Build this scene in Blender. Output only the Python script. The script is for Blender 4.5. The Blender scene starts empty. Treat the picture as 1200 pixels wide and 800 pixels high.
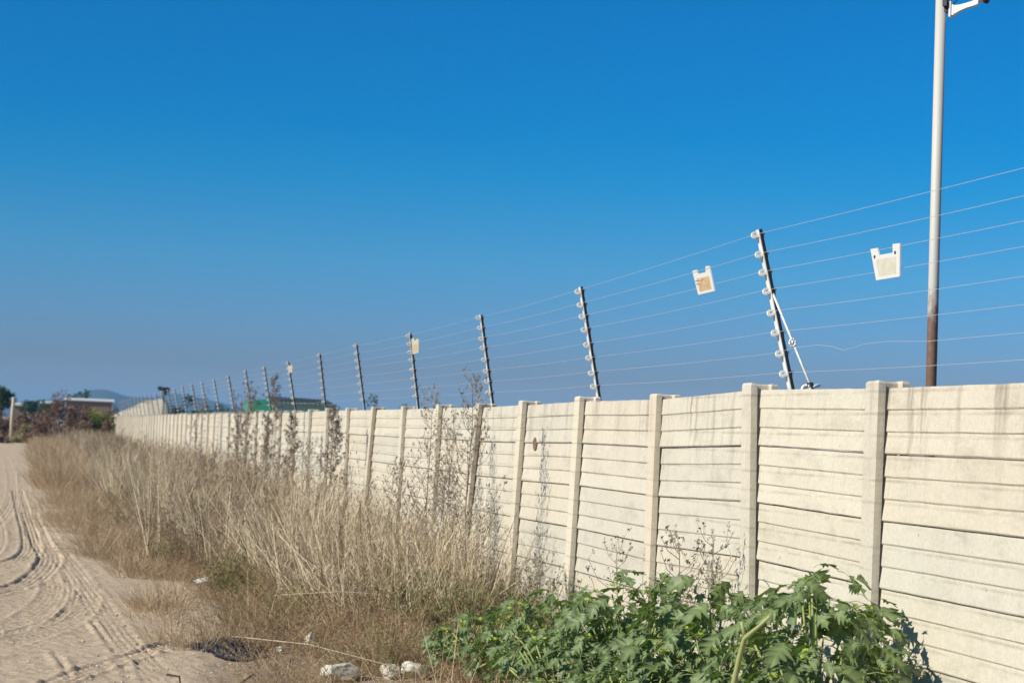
import bpy, math, random
import numpy as np
from mathutils import Vector, Matrix, Euler
R = math.radians
S = bpy.context.scene
C = S.collection
rnd = random.Random(7)
nr = np.random.RandomState(11)

# ------------------------------------------------------------------ camera
F_PX = 2080.0
CAM = np.array([-3.65, 0.0, 1.51])
ROLL = R(2.2)
d_ = np.array([60 - 600.0, -(489 - 400.0), -F_PX]); d_ /= np.linalg.norm(d_)
u_ = np.array([math.sin(ROLL), math.cos(ROLL), 0.0])
u_[2] = -(d_[0] * u_[0] + d_[1] * u_[1]) / d_[2]; u_ /= np.linalg.norm(u_)
x_ = np.cross(d_, u_)
MW = np.array([x_, d_, u_])                     # camera space -> world
cd = bpy.data.cameras.new('camera'); cam = bpy.data.objects.new('camera', cd); C.objects.link(cam)
m4 = Matrix([list(MW[i]) + [CAM[i]] for i in range(3)] + [[0, 0, 0, 1]])
cam.matrix_world = m4
cd.sensor_width = 36; cd.lens = F_PX / 1200 * 36
cd.clip_start = 0.1; cd.clip_end = 20000
cd.dof.use_dof = True; cd.dof.focus_distance = 9.5; cd.dof.aperture_fstop = 5.0
S.camera = cam

# ------------------------------------------------------------------ light and sky
SUN_EL, SUN_AZ = R(32), R(253)                  # azimuth clockwise from +Y
sd = Vector((math.sin(SUN_AZ) * math.cos(SUN_EL), math.cos(SUN_AZ) * math.cos(SUN_EL), math.sin(SUN_EL)))
sl = bpy.data.lights.new('sun', 'SUN'); sl.energy = 4.7; sl.angle = R(0.5); sl.color = (1.0, 0.93, 0.80)
so = bpy.data.objects.new('sun', sl); C.objects.link(so)
so.rotation_euler = sd.to_track_quat('Z', 'Y').to_euler(); so.location = (-20, 0, 20)
W = bpy.data.worlds.new('World'); S.world = W; W.use_nodes = True
wn = W.node_tree; wn.nodes.clear()
sky = wn.nodes.new('ShaderNodeTexSky'); sky.sky_type = 'NISHITA'; sky.sun_disc = False
sky.sun_elevation = SUN_EL; sky.sun_rotation = SUN_AZ
sky.air_density = 1.0; sky.dust_density = 0.6; sky.ozone_density = 1.6; sky.altitude = 1400
bg = wn.nodes.new('ShaderNodeBackground'); wo = wn.nodes.new('ShaderNodeOutputWorld')
tc = wn.nodes.new('ShaderNodeTexCoord'); sep = wn.nodes.new('ShaderNodeSeparateXYZ')
wn.links.new(tc.outputs['Generated'], sep.inputs[0])
rp = wn.nodes.new('ShaderNodeValToRGB')         # air thickens and greys towards the horizon, all the way round
SKY_RAMP = [(0.0, (0.1913, 0.2243, 0.3621)), (0.025, (0.1913, 0.2243, 0.3621)), (0.032, (0.1762, 0.2098, 0.3287)), (0.061, (0.1504, 0.2745, 0.4413)), (0.094, (0.1044, 0.3287, 0.5031)), (0.141, (0.0227, 0.34, 0.5504)), (0.169, (0.0019, 0.3295, 0.5718)), (0.229, (0.0019, 0.3362, 0.6003)), (0.5, (0.0019, 0.3362, 0.6003)), (1.0, (0.0019, 0.3362, 0.6003))]
els = rp.color_ramp.elements
while len(els) > 1: els.remove(els[-1])
els[0].position = 0; els[0].color = (*SKY_RAMP[0][1], 1)
for p, c in SKY_RAMP[1:]:
    e = els.new(p); e.color = (*c, 1)
wn.links.new(sep.outputs[2], rp.inputs[0])
mx = wn.nodes.new('ShaderNodeMix'); mx.data_type = 'RGBA'; mx.blend_type = 'MULTIPLY'; mx.inputs[0].default_value = 1
wn.links.new(sky.outputs[0], mx.inputs[6]); wn.links.new(rp.outputs[0], mx.inputs[7])
wn.links.new(mx.outputs[2], bg.inputs[0]); bg.inputs[1].default_value = 0.15
wn.links.new(bg.outputs[0], wo.inputs[0])
S.view_settings.view_transform = 'Standard'; S.view_settings.look = 'None'
S.view_settings.exposure = 0.3; S.view_settings.gamma = 1
S.cycles.volume_bounces = 0; S.cycles.volume_step_rate = 4

# ------------------------------------------------------------------ picture point -> place in the world
def ray(px, py): return MW @ np.array([px - 600.0, 400.0 - py, -F_PX])
def onX(px, py, X):
    r = ray(px, py); return CAM + r * ((X - CAM[0]) / r[0])
def onZ(px, py, Z=0.0):
    r = ray(px, py); return CAM + r * ((Z - CAM[2]) / r[2])
def at(px, py, D): return CAM + ray(px, py) / F_PX * D

# ------------------------------------------------------------------ helpers
class MB:
    def __init__(s): s.v = []; s.f = []; s.m = []; s.sm = []; s.t = []
    def add(s, vs, fs, mat=0, smooth=False, tint=0.5):
        b = len(s.v); s.v += [tuple(map(float, v)) for v in vs]
        s.f += [tuple(i + b for i in f) for f in fs]
        s.m += [mat] * len(fs); s.sm += [smooth] * len(fs); s.t += [tint] * len(vs)
    def box(s, a, b, mat=0, M=None, tint=0.5):
        x0, y0, z0 = a; x1, y1, z1 = b
        vs = [(x0,y0,z0),(x1,y0,z0),(x1,y1,z0),(x0,y1,z0),(x0,y0,z1),(x1,y0,z1),(x1,y1,z1),(x0,y1,z1)]
        if M is not None: vs = [tuple(M @ Vector(v)) for v in vs]
        s.add(vs, [(0,3,2,1),(4,5,6,7),(0,1,5,4),(1,2,6,5),(2,3,7,6),(3,0,4,7)], mat, False, tint)
    def tube(s, pts, r, n=6, mat=0, cap=True, tint=0.5, smooth=True):
        pts = [Vector(p) for p in pts]
        rs = r if isinstance(r, (list, tuple)) else [r] * len(pts)
        vs = []; fs = []; ref = None
        for i, p in enumerate(pts):
            t = (pts[min(i+1, len(pts)-1)] - pts[max(i-1, 0)]).normalized()
            a = Vector((0, 0, 1)) if abs(t.z) < 0.9 else Vector((1, 0, 0))
            e1 = t.cross(a).normalized() if ref is None else (ref - t * ref.dot(t)).normalized()
            ref = e1; e2 = t.cross(e1)
            for k in range(n):
                an = 2 * math.pi * k / n
                vs.append(p + (e1 * math.cos(an) + e2 * math.sin(an)) * rs[i])
        for i in range(len(pts) - 1):
            for k in range(n):
                a0 = i*n + k; a1 = i*n + (k+1) % n
                fs.append((a0, a1, a1 + n, a0 + n))
        if cap: fs += [tuple(range(n-1, -1, -1)), tuple(range((len(pts)-1)*n, len(pts)*n))]
        s.add(vs, fs, mat, smooth, tint)
    def mesh(s, name, mats):
        me = bpy.data.meshes.new(name); me.from_pydata(s.v, [], s.f)
        for m in mats: me.materials.append(m)
        me.polygons.foreach_set('material_index', s.m)
        me.polygons.foreach_set('use_smooth', s.sm)
        at_ = me.attributes.new('tint', 'FLOAT', 'POINT'); at_.data.foreach_set('value', s.t)
        me.update(); return me
    def obj(s, name, mats, parent=None, **kw):
        if not isinstance(mats, (list, tuple)): mats = [mats]
        return link(name, s.mesh(name, mats), parent, **kw)
def link(name, data, parent=None, loc=None, **kw):
    o = bpy.data.objects.new(name, data); C.objects.link(o)
    if parent: o.parent = parent
    if loc is not None: o.location = loc
    for k, v in kw.items(): o[k] = v
    return o
def thing(name, label, cat, loc=(0, 0, 0), rz=0, group=None):
    o = link(name, None, None, loc, label=label, category=cat); o.rotation_euler = (0, 0, rz)
    if group: o['group'] = group
    return o
def copy_child(src, parent):
    c = src.copy(); C.objects.link(c); c.parent = parent; return c

# ------------------------------------------------------------------ materials
def mat(name, base, rough=0.9, spec=0.3):
    m = bpy.data.materials.new(name); m.use_nodes = True
    b = m.node_tree.nodes['Principled BSDF']
    b.inputs['Base Color'].default_value = (*base, 1); b.inputs['Roughness'].default_value = rough
    b.inputs['Specular IOR Level'].default_value = spec
    return m, m.node_tree, b
def nd(t, typ, **kw):
    n = t.nodes.new(typ)
    for k, v in kw.items(): setattr(n, k, v)
    return n
def noise(t, scale, vec=None, detail=5, rough=0.6, dist=0.0):
    n = nd(t, 'ShaderNodeTexNoise'); n.inputs['Scale'].default_value = scale
    n.inputs['Detail'].default_value = detail; n.inputs['Roughness'].default_value = rough; n.inputs['Distortion'].default_value = dist
    if vec is not None: t.links.new(vec, n.inputs['Vector'])
    return n.outputs[0]
def coords(t, scale=(1, 1, 1), loc=(0, 0, 0)):
    c = nd(t, 'ShaderNodeTexCoord'); mp = nd(t, 'ShaderNodeMapping')
    mp.inputs['Scale'].default_value = scale; mp.inputs['Location'].default_value = loc
    t.links.new(c.outputs['Object'], mp.inputs[0]); return mp.outputs[0]
def ramp(t, fac, stops):
    r = nd(t, 'ShaderNodeValToRGB'); e = r.color_ramp.elements
    while len(e) > 1: e.remove(e[-1])
    e[0].position = stops[0][0]; c = stops[0][1]; e[0].color = (*c, 1) if len(c) == 3 else c
    for p, c in stops[1:]:
        k = e.new(p); k.color = (*c, 1) if len(c) == 3 else c
    t.links.new(fac, r.inputs[0]); return r.outputs[0]
def mixc(t, fac, a, b, mode='MIX'):
    n = nd(t, 'ShaderNodeMix', data_type='RGBA', blend_type=mode)
    for s_, v in ((0, fac), (6, a), (7, b)):
        if isinstance(v, (int, float)): n.inputs[s_].default_value = v
        elif isinstance(v, tuple): n.inputs[s_].default_value = (*v, 1)
        else: t.links.new(v, n.inputs[s_])
    return n.outputs[2]
def mth(t, op, a, b=0.0, clamp=False):
    n = nd(t, 'ShaderNodeMath', operation=op, use_clamp=clamp)
    for i, v in enumerate((a, b)):
        if isinstance(v, (int, float)): n.inputs[i].default_value = v
        else: t.links.new(v, n.inputs[i])
    return n.outputs[0]
def bump(t, b, h, strength=0.3, dist=0.01):
    n = nd(t, 'ShaderNodeBump'); n.inputs['Strength'].default_value = strength; n.inputs['Distance'].default_value = dist
    t.links.new(h, n.inputs['Height']); t.links.new(n.outputs[0], b.inputs['Normal'])
def attr(t, name='tint'):
    n = nd(t, 'ShaderNodeAttribute', attribute_name=name); return n.outputs['Fac']
def objrand(t): return nd(t, 'ShaderNodeObjectInfo').outputs['Random']
def g3(v): return (v, v, v)

def concrete(name, c0, c1, streak, grime=0.6):
    m, t, b = mat(name, c0, 0.92, 0.2)
    big = noise(t, 1.6, coords(t), 4); fine = noise(t, 55, coords(t), 4)
    col = mixc(t, ramp(t, big, [(0.3, g3(0)), (0.7, g3(1))]), c0, c1)
    rv = ramp(t, objrand(t), [(0, (0.90, 0.91, 0.91)), (0.3, (0.98, 0.985, 0.97)), (0.6, (1.0, 0.965, 0.94)), (0.8, (0.96, 0.94, 0.89)), (1, (1.03, 1.03, 1.0))])
    col = mixc(t, 1.0, col, rv, 'MULTIPLY')
    col = mixc(t, 1.0, col, ramp(t, fine, [(0.3, g3(0.90)), (0.65, g3(1.04))]), 'MULTIPLY')
    # drip streaks below the coping: stretched noise, strongest near the top edge
    st = noise(t, 1.0, coords(t, (9, 11, 0.9)), 6, 0.7)
    st2 = ramp(t, st, [(0.50, g3(0)), (0.68, g3(1))])
    sx = nd(t, 'ShaderNodeSeparateXYZ'); c = nd(t, 'ShaderNodeTexCoord'); t.links.new(c.outputs['Object'], sx.inputs[0])
    hz = mth(t, 'MULTIPLY', mth(t, 'SUBTRACT', sx.outputs[2], 1.25), 1.7, True)
    pat = ramp(t, noise(t, 0.9, coords(t, (1, 1, 1.5), (3, 1, 2)), 3), [(0.42, g3(0)), (0.62, g3(1))])
    f = mth(t, 'MULTIPLY', mth(t, 'MULTIPLY', st2, mth(t, 'ADD', mth(t, 'MULTIPLY', hz, 0.75), 0.12)), grime)
    f = mth(t, 'MULTIPLY', f, mth(t, 'ADD', mth(t, 'MULTIPLY', pat, 0.8), 0.35))
    col = mixc(t, f, col, streak)
    # soft dirty patches
    col = mixc(t, mth(t, 'MULTIPLY', ramp(t, noise(t, 3.2, coords(t, (1, 1, 2.2), (5, 3, 1)), 6, 0.7), [(0.52, g3(0)), (0.78, g3(1))]), 0.38), col, streak)
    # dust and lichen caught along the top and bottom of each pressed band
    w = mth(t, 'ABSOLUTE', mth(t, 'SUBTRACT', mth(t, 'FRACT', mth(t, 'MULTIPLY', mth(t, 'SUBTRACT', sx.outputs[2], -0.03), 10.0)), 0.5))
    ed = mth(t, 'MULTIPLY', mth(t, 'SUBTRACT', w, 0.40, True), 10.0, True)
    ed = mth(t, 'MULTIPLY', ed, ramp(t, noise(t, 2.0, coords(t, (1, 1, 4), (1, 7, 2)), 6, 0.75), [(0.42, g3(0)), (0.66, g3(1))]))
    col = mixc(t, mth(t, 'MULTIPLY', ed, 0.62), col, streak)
    # scattered dark pits
    vo = nd(t, 'ShaderNodeTexVoronoi'); vo.inputs['Scale'].default_value = 9; t.links.new(coords(t), vo.inputs['Vector'])
    pit = ramp(t, vo.outputs['Distance'], [(0.05, g3(1)), (0.09, g3(0))])
    pit = mth(t, 'MULTIPLY', pit, ramp(t, noise(t, 4, coords(t), 2), [(0.56, g3(0)), (0.6, g3(1))]))
    col = mixc(t, mth(t, 'MULTIPLY', pit, 0.5), col, (0.12, 0.10, 0.08))
    t.links.new(col, b.inputs['Base Color'])
    h = mth(t, 'ADD', noise(t, 130, coords(t), 3), mth(t, 'MULTIPLY', noise(t, 14, coords(t), 4), 0.9))
    bump(t, b, h, 0.35, 0.006)
    return m
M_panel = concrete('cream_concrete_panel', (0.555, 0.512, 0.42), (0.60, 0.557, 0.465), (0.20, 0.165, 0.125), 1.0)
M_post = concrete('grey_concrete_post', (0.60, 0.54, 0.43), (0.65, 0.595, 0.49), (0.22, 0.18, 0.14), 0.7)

def ground_mat(name, a, b_, c_, litter):
    m, t, b = mat(name, a, 0.97, 0.1)
    n1 = noise(t, 0.55, coords(t), 6, 0.65); n2 = noise(t, 9, coords(t), 6, 0.7); n3 = noise(t, 90, coords(t), 3)
    col = mixc(t, ramp(t, n1, [(0.35, g3(0)), (0.65, g3(1))]), a, b_)
    col = mixc(t, ramp(t, n2, [(0.45, g3(0)), (0.7, g3(1))]), col, c_)
    col = mixc(t, 1.0, col, ramp(t, n3, [(0.3, g3(0.80)), (0.7, g3(1.12))]), 'MULTIPLY')
    if litter:
        n4 = noise(t, 28, coords(t, (1, 0.5, 1)), 6, 0.8)
        col = mixc(t, ramp(t, n4, [(0.5 if name != 'sandy_dirt' else 0.6, g3(0)), (0.62 if name != 'sandy_dirt' else 0.75, g3(0.8))]), col, litter)
    t.links.new(col, b.inputs['Base Color'])
    bump(t, b, mth(t, 'ADD', mth(t, 'MULTIPLY', n2, 2.0), noise(t, 60, coords(t), 5, 0.75)), 0.55, 0.02)
    return m
M_soil = ground_mat('litter_covered_soil', (0.44, 0.335, 0.225), (0.36, 0.265, 0.17), (0.50, 0.395, 0.28), (0.17, 0.12, 0.075))
M_road = ground_mat('sandy_dirt', (0.58, 0.45, 0.305), (0.64, 0.505, 0.35), (0.44, 0.325, 0.215), (0.36, 0.27, 0.17))

def plant_mat(name, stops, trans=0.25, rough=0.85, inst=True, spec=0.2):
    m, t, b = mat(name, stops[0][1], rough, spec)
    f = attr(t)
    if inst: f = mth(t, 'ADD', mth(t, 'MULTIPLY', f, 0.7), mth(t, 'MULTIPLY', objrand(t), 0.3))
    col = ramp(t, f, stops)
    t.links.new(col, b.inputs['Base Color'])
    if trans:
        tr = nd(t, 'ShaderNodeBsdfTranslucent'); t.links.new(col, tr.inputs[0])
        mxs = nd(t, 'ShaderNodeMixShader'); mxs.inputs[0].default_value = trans
        o = t.nodes['Material Output']
        t.links.new(b.outputs[0], mxs.inputs[1]); t.links.new(tr.outputs[0], mxs.inputs[2]); t.links.new(mxs.outputs[0], o.inputs[0])
    return m
M_straw = plant_mat('dry_straw', [(0, (0.08, 0.05, 0.035)), (0.22, (0.25, 0.165, 0.105)), (0.38, (0.56, 0.44, 0.29)), (0.70, (0.88, 0.77, 0.56)), (0.9, (0.50, 0.46, 0.24)), (1, (0.28, 0.31, 0.12))])
M_lowgrass = plant_mat('brown_low_grass', [(0, (0.14, 0.085, 0.05)), (0.3, (0.40, 0.27, 0.15)), (0.6, (0.50, 0.375, 0.22)), (0.85, (0.60, 0.50, 0.34)), (1, (0.24, 0.25, 0.10))])
M_greenweed = plant_mat('olive_green_weed', [(0, (0.15, 0.16, 0.055)), (0.4, (0.27, 0.26, 0.11)), (0.75, (0.38, 0.31, 0.17)), (1, (0.46, 0.36, 0.22))])
M_orange = plant_mat('orange_dry_grass', [(0, (0.22, 0.14, 0.085)), (0.5, (0.48, 0.35, 0.21)), (1, (0.70, 0.58, 0.40))])
M_brownweed = plant_mat('brown_weed', [(0, (0.12, 0.07, 0.05)), (0.5, (0.27, 0.17, 0.115)), (1, (0.42, 0.30, 0.20))])
M_redscrub = plant_mat('reddish_brown_scrub', [(0, (0.10, 0.055, 0.04)), (0.5, (0.20, 0.12, 0.085)), (0.8, (0.27, 0.185, 0.125)), (1, (0.34, 0.26, 0.17))])
M_deadstem = plant_mat('dead_weed_stem', [(0, (0.16, 0.12, 0.09)), (0.5, (0.27, 0.21, 0.15)), (1, (0.42, 0.35, 0.25))], 0.0)
M_deadhead = plant_mat('dead_seed_head', [(0, (0.10, 0.065, 0.05)), (0.5, (0.19, 0.135, 0.10)), (1, (0.34, 0.27, 0.2))], 0.15)
M_palehead = plant_mat('grey_seed_head', [(0, (0.20, 0.17, 0.13)), (0.5, (0.33, 0.29, 0.22)), (1, (0.48, 0.43, 0.34))], 0.15)
M_fargreen = plant_mat('dark_green_foliage', [(0, (0.02, 0.04, 0.018)), (0.6, (0.05, 0.09, 0.03)), (1, (0.09, 0.14, 0.04))])
M_brightgreen = plant_mat('yellow_green_foliage', [(0, (0.05, 0.11, 0.02)), (0.6, (0.12, 0.20, 0.03)), (1, (0.45, 0.38, 0.05))])
M_stemgreen = plant_mat('pale_green_stem', [(0, (0.18, 0.24, 0.07)), (1, (0.36, 0.40, 0.16))], 0.0, 0.6)

def leaf_mat(name, a, b_, vein):
    m, t, b = mat(name, a, 0.42, 0.4)
    col = mixc(t, objrand(t), a, b_)
    col = mixc(t, ramp(t, noise(t, 30, coords(t), 4), [(0.35, g3(0)), (0.7, g3(0.5))]), col, b_)
    col = mixc(t, mth(t, 'MULTIPLY', attr(t), 0.75), col, vein)
    t.links.new(col, b.inputs['Base Color'])
    bump(t, b, noise(t, 40, coords(t), 3), 0.3, 0.004)
    tr = nd(t, 'ShaderNodeBsdfTranslucent'); t.links.new(mixc(t, 1.0, col, (1.3, 1.7, 0.6), 'MULTIPLY'), tr.inputs[0])
    mxs = nd(t, 'ShaderNodeMixShader'); mxs.inputs[0].default_value = 0.22
    t.links.new(b.outputs[0], mxs.inputs[1]); t.links.new(tr.outputs[0], mxs.inputs[2]); t.links.new(mxs.outputs[0], t.nodes['Material Output'].inputs[0])
    return m
M_leaf = leaf_mat('dark_green_leaf', (0.030, 0.068, 0.024), (0.135, 0.185, 0.082), (0.28, 0.35, 0.13))
M_young = leaf_mat('yellow_green_leaf', (0.26, 0.40, 0.045), (0.48, 0.56, 0.08), (0.45, 0.52, 0.15))

def simple(name, c, rough=0.6, spec=0.4, var=0.12, scale=20, metal=0.0):
    m, t, b = mat(name, c, rough, spec); b.inputs['Metallic'].default_value = metal
    col = mixc(t, 1.0, c, ramp(t, noise(t, scale, coords(t), 5), [(0.3, g3(1 - var)), (0.7, g3(1 + var))]), 'MULTIPLY')
    t.links.new(col, b.inputs['Base Color']); return m
M_white = simple('white_plastic', (0.78, 0.77, 0.72), 0.5)
M_black = simple('black_plastic', (0.025, 0.025, 0.028), 0.5)
M_galv = simple('galvanised_steel', (0.68, 0.68, 0.66), 0.5, 0.5, 0.15, 40)
M_dull = simple('weathered_steel', (0.10, 0.10, 0.10), 0.6, 0.4, 0.2, 40)
M_wire = simple('aluminium_wire', (0.72, 0.74, 0.76), 0.35, 0.5, 0.05, 40, 0.35)
M_rock = simple('whitewashed_rubble', (0.56, 0.525, 0.43), 0.95, 0.1, 0.22, 2.5)
M_pebble = simple('pale_gravel', (0.46, 0.40, 0.32), 0.95, 0.1, 0.3, 9)
M_bag = simple('black_plastic_film', (0.02, 0.02, 0.022), 0.5, 0.5, 0.3, 9)
M_twigb = simple('brown_stain', (0.17, 0.125, 0.09), 0.95, 0.1, 0.3, 60)
M_twig = simple('dark_twig', (0.06, 0.045, 0.035), 0.9, 0.1)
M_cane = simple('bleached_cane', (0.50, 0.42, 0.29), 0.8, 0.2, 0.15, 12)
M_scrap = simple('white_scrap', (0.74, 0.72, 0.68), 0.6, 0.3)
M_mound = ground_mat('pale_spoil_earth', (0.50, 0.44, 0.33), (0.42, 0.37, 0.27), (0.55, 0.50, 0.40), None)
M_hill = simple('bushy_hillside', (0.055, 0.06, 0.05), 0.95, 0.1, 0.35, 0.02)
M_trunk = simple('bark', (0.10, 0.075, 0.055), 0.95, 0.1)
M_roofw = simple('white_sheet_roof', (0.62, 0.61, 0.58), 0.6, 0.3)
M_roofg = simple('pale_grey_roof', (0.50, 0.50, 0.47), 0.7, 0.2)
M_wallb = simple('brown_rendered_wall', (0.22, 0.14, 0.10), 0.9, 0.2)
M_green = simple('emerald_painted_sheet', (0.03, 0.30, 0.19), 0.5, 0.4, 0.1, 2)
M_green2 = simple('pale_green_painted_wall', (0.30, 0.46, 0.36), 0.7, 0.3, 0.1, 2)
M_roofd = simple('dark_sheet_roof', (0.035, 0.05, 0.05), 0.6, 0.4, 0.2, 2)
M_glass = simple('dark_glass', (0.03, 0.035, 0.04), 0.1, 0.6)

def mast_mat():
    m, t, b = mat('grey_paint_with_rust', (0.50, 0.485, 0.43), 0.55, 0.4)
    c = nd(t, 'ShaderNodeTexCoord'); sx = nd(t, 'ShaderNodeSeparateXYZ'); t.links.new(c.outputs['Object'], sx.inputs[0])
    n = noise(t, 9, coords(t, (1, 1, 0.45)), 6, 0.7)
    low = mth(t, 'MULTIPLY', mth(t, 'SUBTRACT', 2.52, sx.outputs[2]), 0.85)
    f = ramp(t, mth(t, 'ADD', n, low), [(0.52, g3(0)), (0.72, g3(1))])
    rust = mixc(t, noise(t, 30, coords(t), 4), (0.10, 0.055, 0.04), (0.27, 0.17, 0.12))
    t.links.new(mixc(t, f, (0.50, 0.485, 0.43), rust), b.inputs['Base Color']); return m
M_mast = mast_mat()
def sign_mat(name, edge, mid, stain):
    m, t, b = mat(name, edge, 0.55, 0.4)
    f = mth(t, 'MULTIPLY', attr(t), 1.0)
    col = mixc(t, ramp(t, f, [(0.25, g3(0)), (0.45, g3(1))]), edge, mixc(t, ramp(t, noise(t, 25, coords(t), 5), [(0.35, g3(0)), (0.65, g3(1))]), mid, stain))
    t.links.new(col, b.inputs['Base Color']); return m
M_sign_w = sign_mat('faded_white_sign', (0.60, 0.60, 0.57), (0.56, 0.535, 0.44), (0.50, 0.465, 0.36))
M_sign_r = sign_mat('sun_browned_sign', (0.58, 0.56, 0.50), (0.52, 0.36, 0.19), (0.40, 0.27, 0.15))
M_sign_y = sign_mat('faded_yellow_sign', (0.50, 0.46, 0.34), (0.50, 0.41, 0.25), (0.42, 0.33, 0.2))

# ------------------------------------------------------------------ ground
def interp(xs, ys): return lambda v: float(np.interp(v, xs, ys))
Xedge = interp([0, 9, 10.5, 13, 17.3, 19.8, 25, 35, 46, 90, 130], [-2.7, -2.66, -2.6, -2.4, -2.5, -3.05, -3.15, -3.25, -3.4, -4.0, -4.2])
gx = np.unique(np.concatenate([np.linspace(-6000, -60, 14), np.linspace(-60, -9, 12), np.linspace(-9, 6, 76), np.linspace(6, 60, 12), np.linspace(60, 6000, 14)]))
gy = np.unique(np.concatenate([np.linspace(-300, 0, 8), np.linspace(0, 30, 150), np.linspace(30, 130, 120), np.linspace(130, 600, 20), np.linspace(600, 9000, 16)]))
XX, YY = np.meshgrid(gx, gy, indexing='ij')
def vnoise(X, Y, s, seed=0):
    r = np.random.RandomState(seed); z = np.zeros_like(X)
    for k in range(7):
        a = r.uniform(0, 2*math.pi); fr = s * r.uniform(0.6, 1.8)
        z = z + np.sin((X*np.cos(a) + Y*np.sin(a)) * fr + r.uniform(0, 6.28))
    return z / 7 * 1.6
near = np.clip((np.abs(XX + 2) < 8) * 1.0, 0, 1) * (YY < 140)
ZZ = -0.03 + near * (0.035 * vnoise(XX, YY, 1.3, 1) + 0.015 * vnoise(XX, YY, 5, 2))
ZZ = ZZ - near * 0.10 * np.clip((-2.9 - XX) / 0.6, 0, 1)
def grid_obj(name, X, Y, Z, m, smooth=True, **kw):
    n, k = X.shape
    vs = np.stack([X, Y, Z], -1).reshape(-1, 3)
    i = np.arange(n*k).reshape(n, k)
    fs = np.stack([i[:-1, :-1], i[1:, :-1], i[1:, 1:], i[:-1, 1:]], -1).reshape(-1, 4)
    me = bpy.data.meshes.new(name)
    me.vertices.add(len(vs)); me.vertices.foreach_set('co', vs.ravel())
    me.loops.add(len(fs)*4); me.loops.foreach_set('vertex_index', fs.ravel().astype(np.int32))
    me.polygons.add(len(fs)); me.polygons.foreach_set('loop_start', np.arange(len(fs))*4)
    me.polygons.foreach_set('use_smooth', np.full(len(fs), smooth))
    me.materials.append(m); me.update(calc_edges=True); me.validate()
    o = link(name, me, **kw); return o
grid_obj('ground', XX, YY, ZZ, M_soil, kind='structure')

# dirt road with churned tyre tracks
rx = np.concatenate([np.linspace(-9, -6.2, 15)[:-1], np.linspace(-6.2, -2.0, 300)])
ry = np.concatenate([np.linspace(0, 9, 20)[:-1], np.linspace(9, 16, 330)[:-1], np.linspace(16, 30, 330)[:-1], np.linspace(30, 120, 240)])
RX, RY = np.meshgrid(rx, ry, indexing='ij')
edge = np.interp(ry, [0, 9, 10.5, 13, 17.3, 19.8, 25, 35, 46, 90, 130], [-2.7, -2.66, -2.6, -2.4, -2.5, -3.05, -3.15, -3.25, -3.4, -4.0, -4.2])[None, :] + 0.22*vnoise(RX*0.4, RY, 1.1, 61) + 0.13*vnoise(RX, RY, 3.7, 62) + 0.06*vnoise(RX, RY, 13, 63)
RZ = 0.012 * vnoise(RX, RY, 1.1, 5) + 0.005 * vnoise(RX, RY, 5, 6) + 0.003*vnoise(RX, RY, 17, 8) + 0.003*vnoise(RX, RY, 45, 9) + nr.uniform(-0.0022, 0.0022, RX.shape)
fall = np.clip((RX - edge + 0.15) / 0.5, 0, 1); RZ = RZ + 0.012 - 0.11 * fall**1.5
def smooth_poly(px):
    g = [onZ(*p)[:2] for p in px]; out = []
    for i in range(len(g) - 1):
        p0 = g[max(i-1, 0)]; p1 = g[i]; p2 = g[i+1]; p3 = g[min(i+2, len(g)-1)]
        for t in np.linspace(0, 1, 9)[:-1]:
            out.append(0.5*((2*p1) + (-p0+p2)*t + (2*p0-5*p1+4*p2-p3)*t*t + (-p0+3*p1-3*p2+p3)*t**3))
    out.append(g[-1]); return np.array(out)
def track(px, width, ng, depth, lug=0.0, cut=0.0):
    global RZ
    P = smooth_poly(px); bd = np.full(RX.shape, 1e9); sdist = np.zeros(RX.shape); arc = np.zeros(RX.shape); L = 0
    lo = P.min(0) - width; hi = P.max(0) + width
    ix = np.where((rx > lo[0]) & (rx < hi[0]))[0]; iy = np.where((ry > lo[1]) & (ry < hi[1]))[0]
    if len(ix) == 0 or len(iy) == 0: return
    sl_ = np.ix_(ix, iy); X = RX[sl_]; Y = RY[sl_]
    bd = np.full(X.shape, 1e9); sdist = np.zeros(X.shape); arc = np.zeros(X.shape)
    for a, b in zip(P[:-1], P[1:]):
        e = b - a; l = np.linalg.norm(e) + 1e-9; e /= l
        s = np.clip((X-a[0])*e[0] + (Y-a[1])*e[1], 0, l)
        dx = X - a[0] - s*e[0]; dy = Y - a[1] - s*e[1]; dd = np.hypot(dx, dy)
        m = dd < bd; bd[m] = dd[m]; sdist[m] = (e[0]*dy - e[1]*dx)[m]; arc[m] = (L + s)[m]; L += l
    w = width / 2; inside = np.clip((w - bd) / 0.02, 0, 1)
    berm = np.exp(-((bd - w - 0.02) / 0.022)**2)
    u = sdist / w
    fade = np.clip(arc / 0.25, 0, 1) * np.clip((L - arc) / 0.25, 0, 1)
    wob = 0.75 + 0.35*np.sin(arc*3.1 + 1) * np.sin(arc*1.3)
    g = 0.15 - 1.1*(0.5 + 0.5*np.cos(u * math.pi * ng))**2.2; g = g * np.clip(0.65 + 0.6*vnoise(X, Y, 14, 41) + 0.5*vnoise(X, Y, 35, 42), 0, 1.5)
    if lug: g = g * (0.45 + 0.55*np.sign(np.sin(arc*2*math.pi/lug + 2.2*np.abs(u))))
    RZ[sl_] += fade * wob * (inside * g * depth + berm * depth * (0.45 + 0.5*vnoise(X, Y, 22, 31))) - fade*inside*cut
track([(215, 830), (190, 800), (158, 767), (130, 734), (103, 694), (74, 655), (52, 622), (35, 592), (28, 570), (27, 550)], 0.24, 5, 0.011)
track([(20, 575), (27, 600), (36, 632), (30, 652), (-15, 668), (-90, 690)], 0.24, 5, 0.017, 0, 0.01)
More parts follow.
